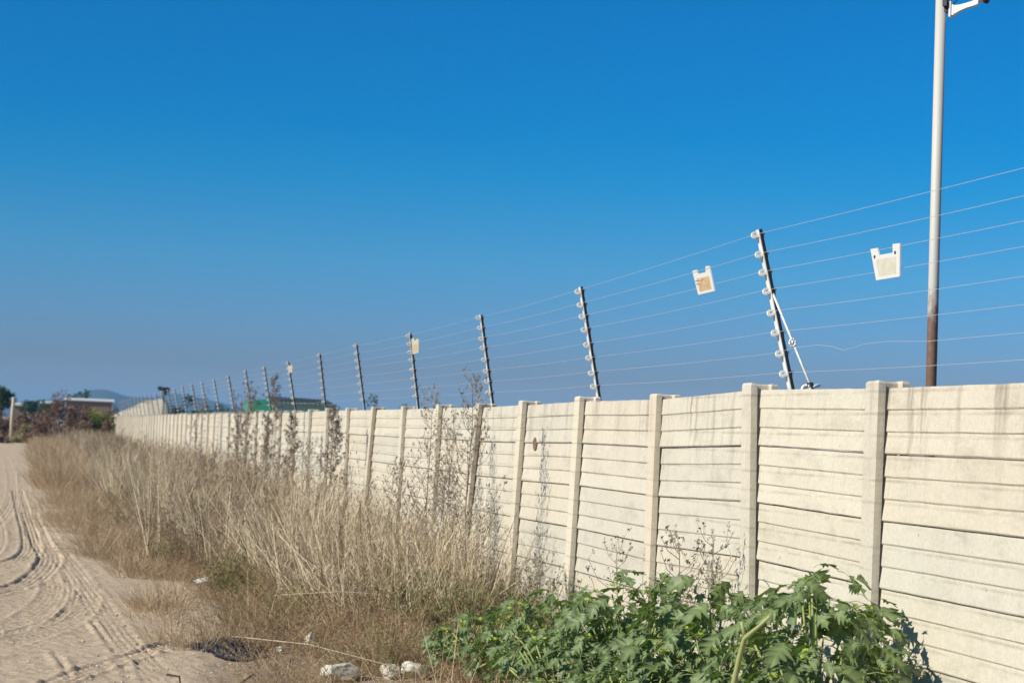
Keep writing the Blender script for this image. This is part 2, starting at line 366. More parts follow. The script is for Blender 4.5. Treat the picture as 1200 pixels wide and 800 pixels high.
track([(34, 600), (46, 632), (58, 655), (38, 680), (-20, 700), (-90, 716)], 0.26, 5, 0.018, 0, 0.012)
track([(52, 662), (66, 688), (55, 712), (15, 735), (-60, 757)], 0.26, 6, 0.016, 0.12)
track([(86, 678), (101, 700), (82, 728), (20, 752), (-60, 770)], 0.24, 6, 0.016, 0.11)
track([(70, 660), (84, 690), (70, 722), (10, 744), (-60, 760)], 0.10, 2, 0.015)
track([(40, 812), (100, 789), (150, 772), (215, 750)], 0.16, 3, 0.034, 0.085, 0.004)
track([(135, 768), (146, 785), (152, 802)], 0.07, 1, 0.02, 0.06)
track([(62, 762), (75, 782), (82, 800)], 0.04, 1, 0.022)
track([(105, 728), (122, 748), (136, 768)], 0.03, 1, 0.024)
track([(-30, 560), (-5, 620), (-30, 660), (-90, 680)], 0.24, 5, 0.014)
track([(8, 535), (14, 560), (14, 590), (-12, 625)], 0.22, 4, 0.012)
road = grid_obj('dirt_road', RX, RY, RZ, M_road, kind='structure')

# ------------------------------------------------------------------ precast wall
wall = thing('precast_wall', 'long cream precast concrete wall of ribbed panels slotted between posts', 'wall', (0, 0, 0))
top_px = [(1035, 447, 1026, 700, 7.39), (887, 450, 884.5, 650, 0), (775, 462, 767, 660, 0), (685, 465, 672, 680, 0), (618, 470, 605, 650, 0), (567, 473, 553, 600, 0), (519, 474, 511, 600, 0), (477, 476, 471, 570, 0), (442, 477, 433, 575, 0), (411, 478, 407, 560, 0)]
posts = []                                          # (y at top, y at foot, top z)
for a, b, c, e, _ in top_px:
    p = onX(a, b, 0); q = onX(c, e, 0)
    sl_ = (p[1] - q[1]) / (p[2] - q[2])
    posts.append([p[1], p[1] - sl_ * p[2], p[2]])
y = posts[0][0]
pre = [[y - 1.52*k, y - 1.52*k - 0.02, 1.82] for k in range(4, 0, -1)]
y = posts[-1][0]
while y < 103:
    y += 1.74 + rnd.uniform(-0.06, 0.06)
    posts.append([y, y + rnd.uniform(-0.03, 0.05), 1.775 + rnd.uniform(-0.012, 0.012) - 0.0003*(y-22)])
posts = pre + posts
y_end = posts[-1][0]
def post_mesh(p):
    yt, yf, zt = p; mb = MB(); w = 0.064
    def ring(z, h, dx):  # H-section outline
        k = (z / zt); yc = yf + (yt - yf) * k
        o = [(-0.056, -h), (-0.056, h), (-0.020, h), (-0.020, 0.02), (0.062, 0.02), (0.062, h), (0.10, h), (0.10, -h), (0.062, -h), (0.062, -0.02), (-0.020, -0.02), (-0.020, -h)]
        return [(x + dx, yc + yy, z) for x, yy in o]
    j = rnd.uniform(-0.004, 0.004)
    zs = [(-0.3, w), (0.6, w), (1.2, w), (zt - 0.008, w)]
    vs = []
    for z, h in zs: vs += ring(z, h + rnd.uniform(-0.0015, 0.0015), j)
    fs = []
    for i in range(len(zs) - 1):
        for k in range(12):
            a0 = i*12 + k; a1 = i*12 + (k+1) % 12; fs.append((a0, a0+12, a1+12, a1))
    mb.add(vs, fs)
    # bevelled cap in three slabs (front flange, web, rear flange)
    def cap(x0, x1, y0, y1, dz):
        b = 0.006; z0 = zt - 0.008
        yc = yt
        v = [(x0+j, yc+y0, z0), (x1+j, yc+y0, z0), (x1+j, yc+y1, z0), (x0+j, yc+y1, z0),
             (x0+b+j, yc+y0+b, z0+0.007+dz*rnd.random()), (x1-b+j, yc+y0+b, z0+0.007+dz*rnd.random()), (x1-b+j, yc+y1-b, z0+0.007+dz*rnd.random()), (x0+b+j, yc+y1-b, z0+0.007+dz*rnd.random())]
        mb.add(v, [(4,5,6,7),(0,1,5,4),(1,2,6,5),(2,3,7,6),(3,0,4,7)])
    cap(-0.056, -0.020, -w, w, 0.006); cap(-0.020, 0.062, -0.02, 0.02, 0.002); cap(0.062, 0.10, -w, w, 0.006)
    return mb
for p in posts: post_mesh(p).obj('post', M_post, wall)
def panel_mb(mb, pa, pb, row, seg, top):
    """one pressed panel: three bands whose lower lips stand proud"""
    h = 0.299; z0 = -0.03 + 0.30 * row
    ta = (pa[2] - 1.80) ; tb = (pb[2] - 1.80)
    gap = rnd.uniform(0.0025, 0.004); gj = rnd.uniform(-0.004, 0.004)
    jx = rnd.uniform(-0.003, 0.003); jx2 = jx + rnd.uniform(-0.0015, 0.0015); zt_ = rnd.uniform(-0.003, 0.003)
    prof = []
    for k in range(3):
        b0 = gap if k == 0 else 0.0996*k; b1 = 0.0996*(k+1) - (0.0 if k < 2 else 0.001)
        lip = -0.021 if k == 0 else -0.0155
        if k == 0: prof.append((-0.012, b0))
        prof.append((lip + 0.004, b0 + 0.0006)); prof.append((lip, b0 + 0.006)); prof.append((-0.009, b1 - 0.002))
    prof.append((-0.004, h)); prof.append((0.045, h)); prof.append((0.045, gap))
    n = len(prof); vs = []; nseg = seg
    for i in range(nseg + 1):
        t = i / nseg
        for (x, z) in prof:
            wz = rnd.uniform(-0.0011, 0.0011) if seg > 3 else 0; wx = rnd.uniform(-0.0009, 0.0009) if seg > 3 else 0
            zz = z0 + z + zt_ * (t - 0.5) + (ta*(1-t) + tb*t) + wz
            k = zz / 1.8
            ya = pa[1] + (pa[0]-pa[1])*k + 0.022; yb = pb[1] + (pb[0]-pb[1])*k - 0.064 - 0.013 - gj
            if x > 0.03: wx = 0
            vs.append((x + wx + (jx*(1-t) + jx2*t if x < 0.03 else 0), ya + (yb - ya)*t, zz))
    fs = []
    for i in range(nseg):
        for k in range(n):
            a0 = i*n + k; a1 = i*n + (k+1) % n; fs.append((a0, a1, a1+n, a0+n))
    fs.append(tuple(range(n-1, -1, -1))); fs.append(tuple(range(nseg*n, nseg*n + n)))
    mb.add(vs, fs)
rest = MB(); count = 0
for i in range(len(posts) - 1):
    a, b = posts[i], posts[i+1]
    for row in range(6):
        vis = i >= 2
        if vis and count < 296:
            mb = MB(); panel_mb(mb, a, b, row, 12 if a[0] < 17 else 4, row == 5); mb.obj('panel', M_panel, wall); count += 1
        else: panel_mb(rest, a, b, row, 3, row == 5)
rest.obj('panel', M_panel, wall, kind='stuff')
c = onX(627, 520, -0.019); mb = MB(); vs = [(-0.0225, c[1] + 0.055*math.cos(k*0.45)*(1 + 0.12*math.sin(k*2.3)), c[2] + 0.052*math.sin(k*0.45)) for k in range(14)]
mb.add(vs + [(-0.018, v[1], v[2]) for v in vs], [tuple(range(14))] + [(k, (k+1) % 14, (k+1) % 14 + 14, k + 14) for k in range(14)]); mb.obj('stain_disc', M_twigb, wall)  # thin brown disc added for the round dark stain on the wall
# the wall turns the corner away from the road at its far end
ret = thing('return_wall', 'short far return of the cream wall beyond its last post', 'wall', (0, y_end + 0.2, 0))
mb = MB()
for k in range(7):
    for r_ in range(6): mb.box((0.1 + 1.75*k, 0, -0.03 + 0.3*r_), (1.70 + 1.75*k, 0.05, 0.262 + 0.3*r_))
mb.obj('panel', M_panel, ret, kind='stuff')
for k in range(8): q = MB(); q.box((0.1 - 0.15 + 1.75*k, -0.03, -0.1), (0.1 + 1.75*k, 0.1, 1.79)); q.obj('post', M_post, ret)

# ------------------------------------------------------------------ electric fence
fence = thing('electric_fence', 'eight strand electric security fence on slanted stakes along the wall top', 'fence', (0.1, 0, 1.8))
FX = 0.1; FZ = 1.8
fr_w = [0.02, 0.14, 0.255, 0.37, 0.505, 0.635, 0.765, 0.89]
stk = []                                            # (y foot, y top, z top)
for a, b, c, e in [(928, 455, 890, 272), (702, 466, 681, 338), (577, 473, 564, 370), (490, 474, 481, 391), (427, 477, 418, 404), (382, 474, 375, 415)]:
    stk.append((onX(a, b, .1)[1], onX(c, e, -.07)[1], onX(c, e, -.07)[2]))
for c, e in [(338, 424), (310, 430), (288, 434), (268, 440)]:
    p = onX(c, e, -.07); stk.append((p[1] + 0.2, p[1], p[2]))
y = stk[-1][0]
while y < 98:
    y += 3.35 + rnd.uniform(-0.1, 0.1); stk.append((y, y - 0.15 + rnd.uniform(-0.08, 0.08), 2.535 + rnd.uniform(-0.015, 0.015)))
stk = [(2.2, 2.2, 2.6), (5.4, 5.42, 2.62)] + stk
def stake_pt(s, fr):                                # local to the fence
    k = 1 - fr
    return Vector((-0.17*k, s[0] + (s[1]-s[0])*k, (s[2]-FZ)*k))
mb = MB(); mb.box((-0.010, -0.013, 0), (-0.0065, 0.013, 1)); mb.box((-0.0064, -0.0129, 0), (0.0075, -0.0094, 1), 1)
stake_me = mb.mesh('stake', [M_galv, M_black, M_dull])
mb = MB()                                           # bobbin insulator: ring, arm and black clip
N = 14
for k in range(N):
    a0 = 2*math.pi*k/N; a1 = 2*math.pi*(k+1)/N
    for ra, rb, yy in ((0.010, 0.024, 0.009),):
        v = []
        for an in (a0, a1):
            for r_, y_ in ((ra, -yy), (rb, -yy), (rb, -yy*0.45), (rb - 0.006, 0), (rb, yy*0.45), (rb, yy), (ra, yy)):
                v.append((-0.036 + r_*math.cos(an), y_ - 0.004, r_*math.sin(an)))
        mb.add(v, [(i, (i+1) % 7, (i+1) % 7 + 7, i + 7) for i in range(7)], 0, False)
mb.box((-0.018, -0.011, -0.007), (0.030, 0.006, 0.007)); mb.box((-0.0145, -0.017, -0.026), (0.0175, 0.0165, 0.010), 1)
mb.tube([(-0.05, -0.02, -0.008), (-0.01, -0.024, 0.0), (0.035, -0.018, 0.010)], 0.0025, 4)
ins_me = mb.mesh('insulator', [M_white, M_black])
for s in stk:
    foot = stake_pt(s, 1.0); topv = stake_pt(s, -0.015); dv = topv - foot
    foot = foot - dv.normalized() * 0.28; dv = topv - foot
    st = link('stake', stake_me, fence); q = dv.to_track_quat('Z', 'Y')
    ax = dv.normalized(); ex = Vector((1, 0, 0)); ex = (ex - ax*ex.dot(ax)).normalized(); ey = ax.cross(ex)
    rm = Matrix((ex, ey, ax)).transposed()
    st.location = foot; st.rotation_euler = rm.to_euler(); st.scale = (1.3, 1.5, dv.length)
    for f_ in fr_w:
        p = stake_pt(s, f_ + rnd.uniform(-0.006, 0.006)); io = link('insulator', ins_me, st)
        loc = Vector((rm.transposed() @ (p - foot)))
        io.location = (0, 0, loc.z / dv.length); io.scale = (0.66, 0.5, 0.85 / dv.length)
        io.rotation_euler = (0, 0, 0)
s0 = stk[2]
strut_t = stake_pt(s0, 0.385) + Vector((0, -0.01, 0)); strut_b = Vector((0.0, onX(957, 452, .1)[1], -0.05))
mb = MB(); mb.tube([strut_t, strut_b], 0.0065, 8)
stay = mb.obj('stay', M_galv, fence)
mb = MB(); pb_ = strut_t.lerp(strut_b, 0.90)
mb.tube([pb_ + Vector((-0.01, 0, 0.03)), pb_ + Vector((0.0, 0, -0.06))], 0.017, 8, 1); mb.tube([pb_ + Vector((-0.05, 0, -0.01)), pb_ + Vector((0.04, -0.01, 0.02))], 0.010, 6, 0)
for k in range(10):
    a0 = 2*math.pi*k/10; a1 = 2*math.pi*(k+1)/10
    c = pb_ + Vector((-0.035, -0.01, -0.01))
    mb.tube([c + Vector((0.024*math.cos(a0), 0, 0.024*math.sin(a0))), c + Vector((0.024*math.cos(a1), 0, 0.024*math.sin(a1)))], 0.008, 5, 0)
mb.obj('insulator', [M_white, M_black], stay); mb = MB()
pb2 = strut_t.lerp(strut_b, 0.48)
for k in range(8):
    a0 = 2*math.pi*k/8; a1 = 2*math.pi*(k+1)/8; c = pb2 + Vector((-0.01, -0.015, 0))
    mb.tube([c + Vector((0.018*math.cos(a0), 0, 0.02*math.sin(a0))), c + Vector((0.018*math.cos(a1), 0, 0.02*math.sin(a1)))], 0.006, 5, 0)
mb.obj('insulator', [M_white, M_black], stay)
for wi, f_ in enumerate(fr_w):
    pts = []
    for i, s in enumerate(stk):
        a = stake_pt(s, f_) + Vector((-0.035*2*0.5, -0.01, 0)); pts.append(a)
        if i < len(stk) - 1:
            b = stake_pt(stk[i+1], f_) + Vector((-0.035, -0.01, 0)); n = 6 if i < 8 else 2
            sag = rnd.uniform(0.004, 0.012)
            for k in range(1, n):
                t = k / n; p = a.lerp(b, t); p.z -= 4*sag*t*(1-t)
                if wi == 6 and i == 1 and t > 0.6: p.z += 0.0
                pts.append(p)
    if wi == 6:                                     # the kinked, re-tied length before the first stake
        out = []
        for p in pts:
            out.append(p)
            if 7.35 < p.y < 7.7: pass
        pts = out
        q0 = [onX(x_p, y_p, 0.03) - np.array([0.1, 0, 1.8]) for x_p, y_p in [(1040, 400), (1012, 403), (1001, 407), (988, 410), (975, 406), (958, 404), (944, 406), (930, 407)]]
        pts = [p for p in pts if not (onX(1040, 400, 0.03)[1] - 0.1 < p.y < s0[0] - 0.05)]
        idx = next(i for i, p in enumerate(pts) if p.y > onX(1040, 400, 0.03)[1])
        pts = pts[:idx] + [Vector(q) for q in q0] + pts[idx:]
    mb = MB(); mb.tube(pts, 0.0010, 4, cap=False); mb.obj('wire', M_wire, fence)

# ------------------------------------------------------------------ warning signs hung on the wires
def sign(label, pxs, X, m, holes=(), marks=False):
    w = [onX(a, b, X) for a, b in pxs]; c = sum(w) / len(w)
    # leaning plane parallel to the stakes
    loc = Vector((X, c[1], c[2])); mb = MB()
    P = [Vector((-(p[2]-c[2]) * -0.0, p[1]-c[1], p[2]-c[2])) for p in w]
    P = [Vector((-0.02*p.z, p.y, p.z)) for p in P]
    n = len(P); ctr = (P[0].lerp(P[7], .25) + P[5].lerp(P[6], .28) + P[6] + P[7]) / 4
    T = 0.0035
    inner = [ctr + (p - ctr) * 0.72 for p in (P[0].lerp(P[7], .25), P[5].lerp(P[6], .28), P[6], P[7])]
    fr_ = [p + Vector((-T, 0, 0)) for p in P]; bk = [p + Vector((T, 0, 0)) for p in P]
    ii = [p + Vector((-T - 0.0005, 0, 0)) for p in inner]
    mb.add(fr_, [(0, 1, 2, 7), (3, 4, 5, 6), (2, 3, 6, 7)], 0, tint=0.0)
    mb.add(ii + [ctr + Vector((-T - 0.0006, 0, 0))], [(0, 1, 4), (1, 2, 4), (2, 3, 4), (3, 0, 4)], 0, tint=1.0)
    mb.add(bk, [(7, 2, 1, 0), (6, 5, 4, 3), (7, 6, 3, 2)], 0, tint=0.0)
    mb.add(fr_ + bk, [(i, i + n, (i+1) % n + n, (i+1) % n) for i in range(n)], 0, tint=0.0)
    if holes:
        for (a, b) in holes:
            q = onX(a, b, X) - c; mb.tube([(-0.02*q[2] - T - 0.002, q[1], q[2]), (-0.02*q[2] + T + 0.002, q[1], q[2])], 0.008, 8, 1)
    if marks:                                       # weathered remnants of print: an illegible broken figure
        for (a, b, a2, b2) in [(816, 329, 823, 328), (823, 328, 826, 326), (824, 330, 829, 334), (817, 333, 822, 332)]:
            q = onX(a, b, X) - c; q2 = onX(a2, b2, X) - c
            mb.tube([(-0.02*q[2] - T - 0.001, q[1], q[2]), (-0.02*q2[2] - T - 0.001, q2[1], q2[2])], 0.0035, 4, 2)
    o = link('warning_sign', mb.mesh('warning_sign', [m, M_twig, M_cane]), None, loc, label=label, category='sign', group='warning signs hung on the fence wires')
    return o
sign('faded blank white warning sign with two ears, nearest the tall pole', [(1021, 292), (1029, 290.5), (1031, 299), (1047, 296), (1047, 286), (1055.5, 285), (1054.5, 324), (1027, 328.5)], -0.06, M_sign_w, [(1026, 301), (1050, 296)])
sign('sun browned warning sign with white edges, left of the nearest stake', [(812, 317.5), (817, 316), (818.5, 321), (827.5, 319), (827.5, 312), (832, 311.5), (837.5, 341), (818.5, 345.5)], -0.075, M_sign_r, [], True)
sign('small yellowed sign on the fourth stake from the right', [(482.5, 397), (485, 396), (485.5, 399), (488, 398.5), (488, 397), (491, 397), (490.5, 413), (483.5, 415)], -0.09, M_sign_y)
sign('tiny pale sign beside the seventh stake from the right', [(337.5, 428), (338.3, 427.7), (338.6, 428.8), (341, 428.8), (341.2, 427.4), (342.3, 427.4), (342.3, 436), (338.3, 436.5)], -0.09, M_sign_y)

# ------------------------------------------------------------------ mast with camera arm
mp = onX(1091, 455, 1.2); MXY = (1.2, mp[1])
mast = thing('camera_mast', 'tall thin grey steel mast behind the wall, rusty towards its foot', 'pole', (MXY[0], MXY[1], 0))  # carries the security camera only, no lamp
mb = MB(); mb.tube([(0, 0, -0.2), (0, 0, 2.5), (0, 0, 4.35)], 0.0305, 20); mb.obj('mast_tube', M_mast, mast)
q = at(1107, 6, 9.6) ; zt = onX(1103, 6, 1.2)[2]
def turned(mb):
    a = R(-41); mb.v = [(x*math.cos(a) - y*math.sin(a), x*math.sin(a) + y*math.cos(a), z) for x, y, z in mb.v]; return mb
mb = MB(); mb.box((0.020, -0.050, zt - 0.018), (0.045, -0.0225, zt + 0.022)); mb.box((0.024, -0.022, zt - 0.045), (0.051, 0.022, zt + 0.03)); turned(mb).obj('clamp', M_black, mast)
mb = MB(); mb.box((0.052, -0.03, zt - 0.078), (0.062, 0.03, zt + 0.012)); mb.box((0.0621, -0.022, zt - 0.068), (0.078, 0.022, zt - 0.008))
# arm tapers and curves upwards
def arm_sec(x, z, hy, hz): return [(x, -hy, z-hz), (x, hy, z-hz), (x, hy, z+hz), (x, -hy, z+hz)]
secs = [(0.075, zt - 0.038, 0.020, 0.026), (0.11, zt - 0.028, 0.018, 0.018), (0.15, zt - 0.016, 0.017, 0.014), (0.20, zt - 0.004, 0.017, 0.014), (0.215, zt + 0.0, 0.015, 0.012)]
vs = []; fs = []
for s_ in secs: vs += arm_sec(*s_)
for i in range(len(secs) - 1):
    for k in range(4): fs.append((4*i+k, 4*i+(k+1) % 4, 4*i+4+(k+1) % 4, 4*i+4+k))
fs += [(3, 2, 1, 0), (16, 17, 18, 19)]; mb.add(vs, fs); turned(mb).obj('arm', M_white, mast)
scam = thing('security_camera', 'white bullet camera with dark front carried on the mast arm', 'camera', (MXY[0] + 0.155, MXY[1] - 0.135, zt + 0.018))
mb = MB(); dirc = Vector((0.80, -0.55, -0.22)).normalized(); o_ = Vector((0.0, 0.0, 0.022))
mb.tube([o_ - dirc*0.055, o_ - dirc*0.050, o_ + dirc*0.040, o_ + dirc*0.044], [0.024, 0.031, 0.033, 0.031], 16); mb.box((-0.010, -0.010, -0.012), (0.012, 0.012, 0.0)); mb.obj('housing', M_white, scam)
mb = MB(); mb.tube([o_ + dirc*0.0445, o_ + dirc*0.068, o_ + dirc*0.074], [0.036, 0.038, 0.028], 16); mb.obj('lens_hood', M_black, scam)
mb = MB(); mb.tube([Vector((0.062, -0.0, zt - 0.01)), Vector((0.10, -0.03, zt + 0.05)), Vector((0.085, -0.02, zt + 0.14)), Vector((0.03, 0, zt + 0.2))], 0.004, 5); mb.obj('cable', M_black, mast)

# ------------------------------------------------------------------ plants: meshes scattered with geometry nodes
def ribbon(vl, fl, tl, p0, p1, w0, w1, bend, tint, segs=3, ang=None):
    p0 = np.array(p0); p1 = np.array(p1); a = rnd.uniform(0, math.pi) if ang is None else ang
    sx = np.array([math.cos(a), math.sin(a), 0.0]); b = len(vl)
    for i in range(segs + 1):
        t = i / segs; p = p0 + (p1 - p0)*t + np.array(bend) * (t*t - t*0.0)
        w = w0 + (w1 - w0)*t
        vl.append(tuple(p - sx*w)); vl.append(tuple(p + sx*w)); tl += [tint, tint]
    for i in range(segs): fl.append((b+2*i, b+2*i+1, b+2*i+3, b+2*i+2))
    return p0 + (p1 - p0) + np.array(bend)
def tuft_mesh(name, n, h0, h1, rad, spread, m, twigs=6, seeds=8, width=0.0018, brown=0.2, lean=0.25, seedsz=0.006):
    vl = []; fl = []; tl = []
    for i in range(n):
        a = rnd.uniform(0, 6.28); r = rad*math.sqrt(rnd.random()); x = r*math.cos(a); y = r*math.sin(a)
        h = rnd.uniform(h0, h1); a2 = a + rnd.uniform(-1.2, 1.2); l = rnd.uniform(0, lean)*h + spread*r
        tip = np.array([x + l*math.cos(a2), y + l*math.sin(a2), h]); tint = rnd.random()**1.0
        bend = (rnd.uniform(-.07, .07)*h, rnd.uniform(-.07, .07)*h, -0.04*h*rnd.random())
        ribbon(vl, fl, tl, (x, y, -0.03), tip, width*1.3, width*0.5, bend, tint, 3)
        p0 = np.array([x, y, 0.0])
        for k in range(twigs):
            t = rnd.uniform(0.3, 0.97); b = p0 + (tip - p0)*t + np.array(bend)*t*t
            a3 = rnd.uniform(0, 6.28); L = h*rnd.uniform(0.06, 0.24)*(1.25 - t*0.75); k_ = rnd.uniform(0.3, 1.0)
            e = b + np.array([math.cos(a3)*L*k_, math.sin(a3)*L*k_, L*rnd.uniform(0.3, 0.95)])
            e = ribbon(vl, fl, tl, b, e, width*0.7, width*0.35, (0, 0, 0), tint, 1)
            for s in range(seeds // max(1, twigs) + (rnd.random() < 0.5)):
                c = b + (e - b)*rnd.uniform(0.4, 1.05); z = seedsz*rnd.uniform(0.5, 1.4); a4 = rnd.uniform(0, 6.28)
                bb = len(vl); dx = math.cos(a4)*z; dy = math.sin(a4)*z
                vl += [tuple(c + np.array([-dx*.6, -dy*.6, -z*.4])), tuple(c + np.array([dx*.6, dy*.6, -z*.2])), tuple(c + np.array([dx*.2, dy*.2, z*1.1]))]
                tn = tint*0.7 if rnd.random() > brown else 0.05; tl += [tn]*3; fl.append((bb, bb+1, bb+2))
    mb = MB(); mb.v = vl; mb.f = fl; mb.m = [0]*len(fl); mb.sm = [False]*len(fl); mb.t = tl
    return mb.mesh(name, [m])
def scatter(name, meshes, pts, scs, rots, **kw):
    col = bpy.data.collections.new(name + '_sources')
    for m in meshes: col.objects.link(bpy.data.objects.new(name + '_source', m))
    me = bpy.data.meshes.new(name); me.from_pydata([tuple(map(float, p)) for p in pts], [], [])
    a = me.attributes.new('sc', 'FLOAT_VECTOR', 'POINT'); a.data.foreach_set('vector', np.array(scs, float).ravel())
    a = me.attributes.new('rot', 'FLOAT_VECTOR', 'POINT'); a.data.foreach_set('vector', np.array(rots, float).ravel())
    for m in meshes[0].materials: me.materials.append(m)
    o = link(name, me, **kw)
    g = bpy.data.node_groups.new(name + '_nodes', 'GeometryNodeTree')
    g.interface.new_socket('Geometry', in_out='INPUT', socket_type='NodeSocketGeometry')
    g.interface.new_socket('Geometry', in_out='OUTPUT', socket_type='NodeSocketGeometry')
    gi = g.nodes.new('NodeGroupInput'); go = g.nodes.new('NodeGroupOutput')
    ip = g.nodes.new('GeometryNodeInstanceOnPoints'); ci = g.nodes.new('GeometryNodeCollectionInfo')
    ci.inputs[0].default_value = col; ci.inputs['Separate Children'].default_value = True; ci.inputs['Reset Children'].default_value = True
    na = g.nodes.new('GeometryNodeInputNamedAttribute'); na.data_type = 'FLOAT_VECTOR'; na.inputs[0].default_value = 'sc'
    nb = g.nodes.new('GeometryNodeInputNamedAttribute'); nb.data_type = 'FLOAT_VECTOR'; nb.inputs[0].default_value = 'rot'
    g.links.new(gi.outputs[0], ip.inputs['Points']); g.links.new(ci.outputs[0], ip.inputs['Instance'])
    ip.inputs['Pick Instance'].default_value = True
    g.links.new(na.outputs[0], ip.inputs['Scale']); g.links.new(nb.outputs[0], ip.inputs['Rotation'])
    g.links.new(ip.outputs[0], go.inputs[0])
    md = o.modifiers.new('scatter', 'NODES'); md.node_group = g
    return o
BARE = [(-2.3, 20.5, 0.22), (-1.9, 17.8, 0.2), (-2.5, 25, 0.3), (-1.2, 16.2, 0.2), (-2.0, 28, 0.3), (-2.6, 33, 0.3), (-0.8, 19, 0.2)]
Xtall = interp([0, 11.8, 12.2, 13.2, 15, 16.6, 17.6, 19.8, 25, 46, 90, 125], [0, -0.2, -0.8, -1.35, -1.65, -1.75, -2.15, -2.6, -2.5, -2.6, -3.2, -3.6])
hsc = interp([11, 12, 13.5, 15, 18, 22, 30, 60, 110], [0.40, 0.45, 0.72, 0.90, 0.98, 1.0, 1.0, 0.92, 0.85])

tall = [tuft_mesh('dry_stalks', 15, 0.35, 1.10, 0.20, 0.35, M_straw, 18, 40, 0.0021, 0.55, 0.28, 0.0075) for _ in range(5)] + [tuft_mesh('dark_dry_stalks', 10, 0.5, 1.15, 0.13, 0.4, M_deadhead, 16, 60, 0.0022, 0.4, 0.3, 0.009) for _ in range(2)] + [tuft_mesh('reddish_stalks', 14, 0.3, 0.95, 0.18, 0.5, M_brownweed, 18, 60, 0.0022, 0.4, 0.4, 0.009)] + [tuft_mesh('olive_stalks', 12, 0.3, 0.8, 0.18, 0.5, M_greenweed, 16, 50, 0.0022, 0.2, 0.4, 0.010)] + [tuft_mesh('bent_dry_stalks', 13, 0.25, 0.85, 0.26, 1.2, M_straw, 14, 22, 0.0024, 0.4, 1.0) for _ in range(2)]
tall_pale = [tuft_mesh('pale_stalks', 22, 0.7, 1.15, 0.14, 0.6, M_straw, 5, 5, 0.0030, 0.1, 0.6) for _ in range(3)]
P = []; SC = []; RO = []
ROCKS = [tuple(onZ(px, py)[:2]) for px, py in [(398, 793), (457, 792), (487, 793), (363, 757), (330, 762), (265, 760)]]
def put(x, y, s, sz=None, til=0.12, z=0.0):
    if any(abs(x - a) < 0.17 and -1.3 < y - b < 0.10 for a, b in ROCKS) and rnd.random() < 0.93: return
    P.append((x, y, z)); sz = s if sz is None else sz; SC.append((s, s, sz)); RO.append((rnd.gauss(0, til), rnd.gauss(0, til), rnd.uniform(0, 6.28)))
def clump(x, y, sd):
    v = 0
    for k in range(4): v += math.sin(x*(2.1+k*1.7) + sd + k) * math.cos(y*(1.3 + k*1.1) + sd*2 + k*k)
    return v / 4
Y = 12.0
while Y < 122:
    dens = 13 if Y < 30 else (9 if Y < 55 else 5)
    dy = 0.25; L = -Xtall(Y) - (0.05 if Y < 104 else -2.5)
    n = L*dy*dens; n = int(n) + (rnd.random() < n - int(n))
    for _ in range(n):
        x = -0.05 - rnd.random()*L + (2.5 if Y > 104.5 else 0); y = Y + rnd.random()*dy
        c = clump(x, y, 0.3)
        if c < -0.04 and rnd.random() < 0.78: continue
        if any(abs(x - bx) < br and abs(y - by) < br*3 for bx, by, br in BARE): continue
        e = (x - Xtall(y)); k = min(1, 0.45 + max(0, e)*1.3)
        if Y < 18 and x > -0.7: k *= 0.72
        s = hsc(y) * k * rnd.uniform(0.5, 1.15) * (1 + 0.35*c)
        g = 1.0 if Y < 40 else 1.25
        put(x, y, g*rnd.uniform(0.85, 1.15), s)
    Y += dy
scatter('dry_grass', tall, P, SC, RO, kind='stuff', label='tall straw coloured dry weeds filling the verge along the wall')
P = []; SC = []; RO = []
for _ in range(95):
    y = rnd.uniform(12.6, 17.5); lo = Xtall(y); x = rnd.uniform(lo, lo*0.35); put(x, y, 1.0, rnd.uniform(0.85, 1.08)*hsc(max(y, 14.5)), 0.2)
for _ in range(90):
    y = rnd.uniform(17.5, 40); x = rnd.uniform(Xtall(y), -0.4); put(x, y, 1.0, rnd.uniform(0.9, 1.1)*hsc(y), 0.15)
scatter('pale_dry_stalks', tall_pale, P, SC, RO, kind='stuff', label='bleached leaning dry stalks among the brown weeds')

low = [tuft_mesh('low_dry_grass', 60, 0.06, 0.30, 0.22, 0.9, M_lowgrass, 3, 6, 0.0022, 0.3, 1.3, 0.007) for _ in range(5)]
P = []; SC = []; RO = []
Y = 5.0
while Y < 120:
    dens = 26 if Y < 20 else (12 if Y < 40 else 4)
    dy = 0.2; xe = Xedge(Y)
    n = -xe*dy*dens; n = int(n) + (rnd.random() < n - int(n))
    for _ in range(n):
        x = rnd.random()*(xe - 0.12); y = Y + rnd.random()*dy; e = x - xe
        c = clump(x*1.3, y*1.3, 1.7)
        if c < 0.05 - e*0.9 and rnd.random() < 0.85: continue
        s = rnd.uniform(0.5, 1.1) * min(1, 0.45 + max(0, e)*0.7)
        put(x, y, s*1.1, s*(0.8 if e > 0.8 else 0.6), 0.2)
    Y += dy
scatter('low_dry_grass', low, P, SC, RO, kind='stuff', label='matted low brown grass between the road and the weeds')

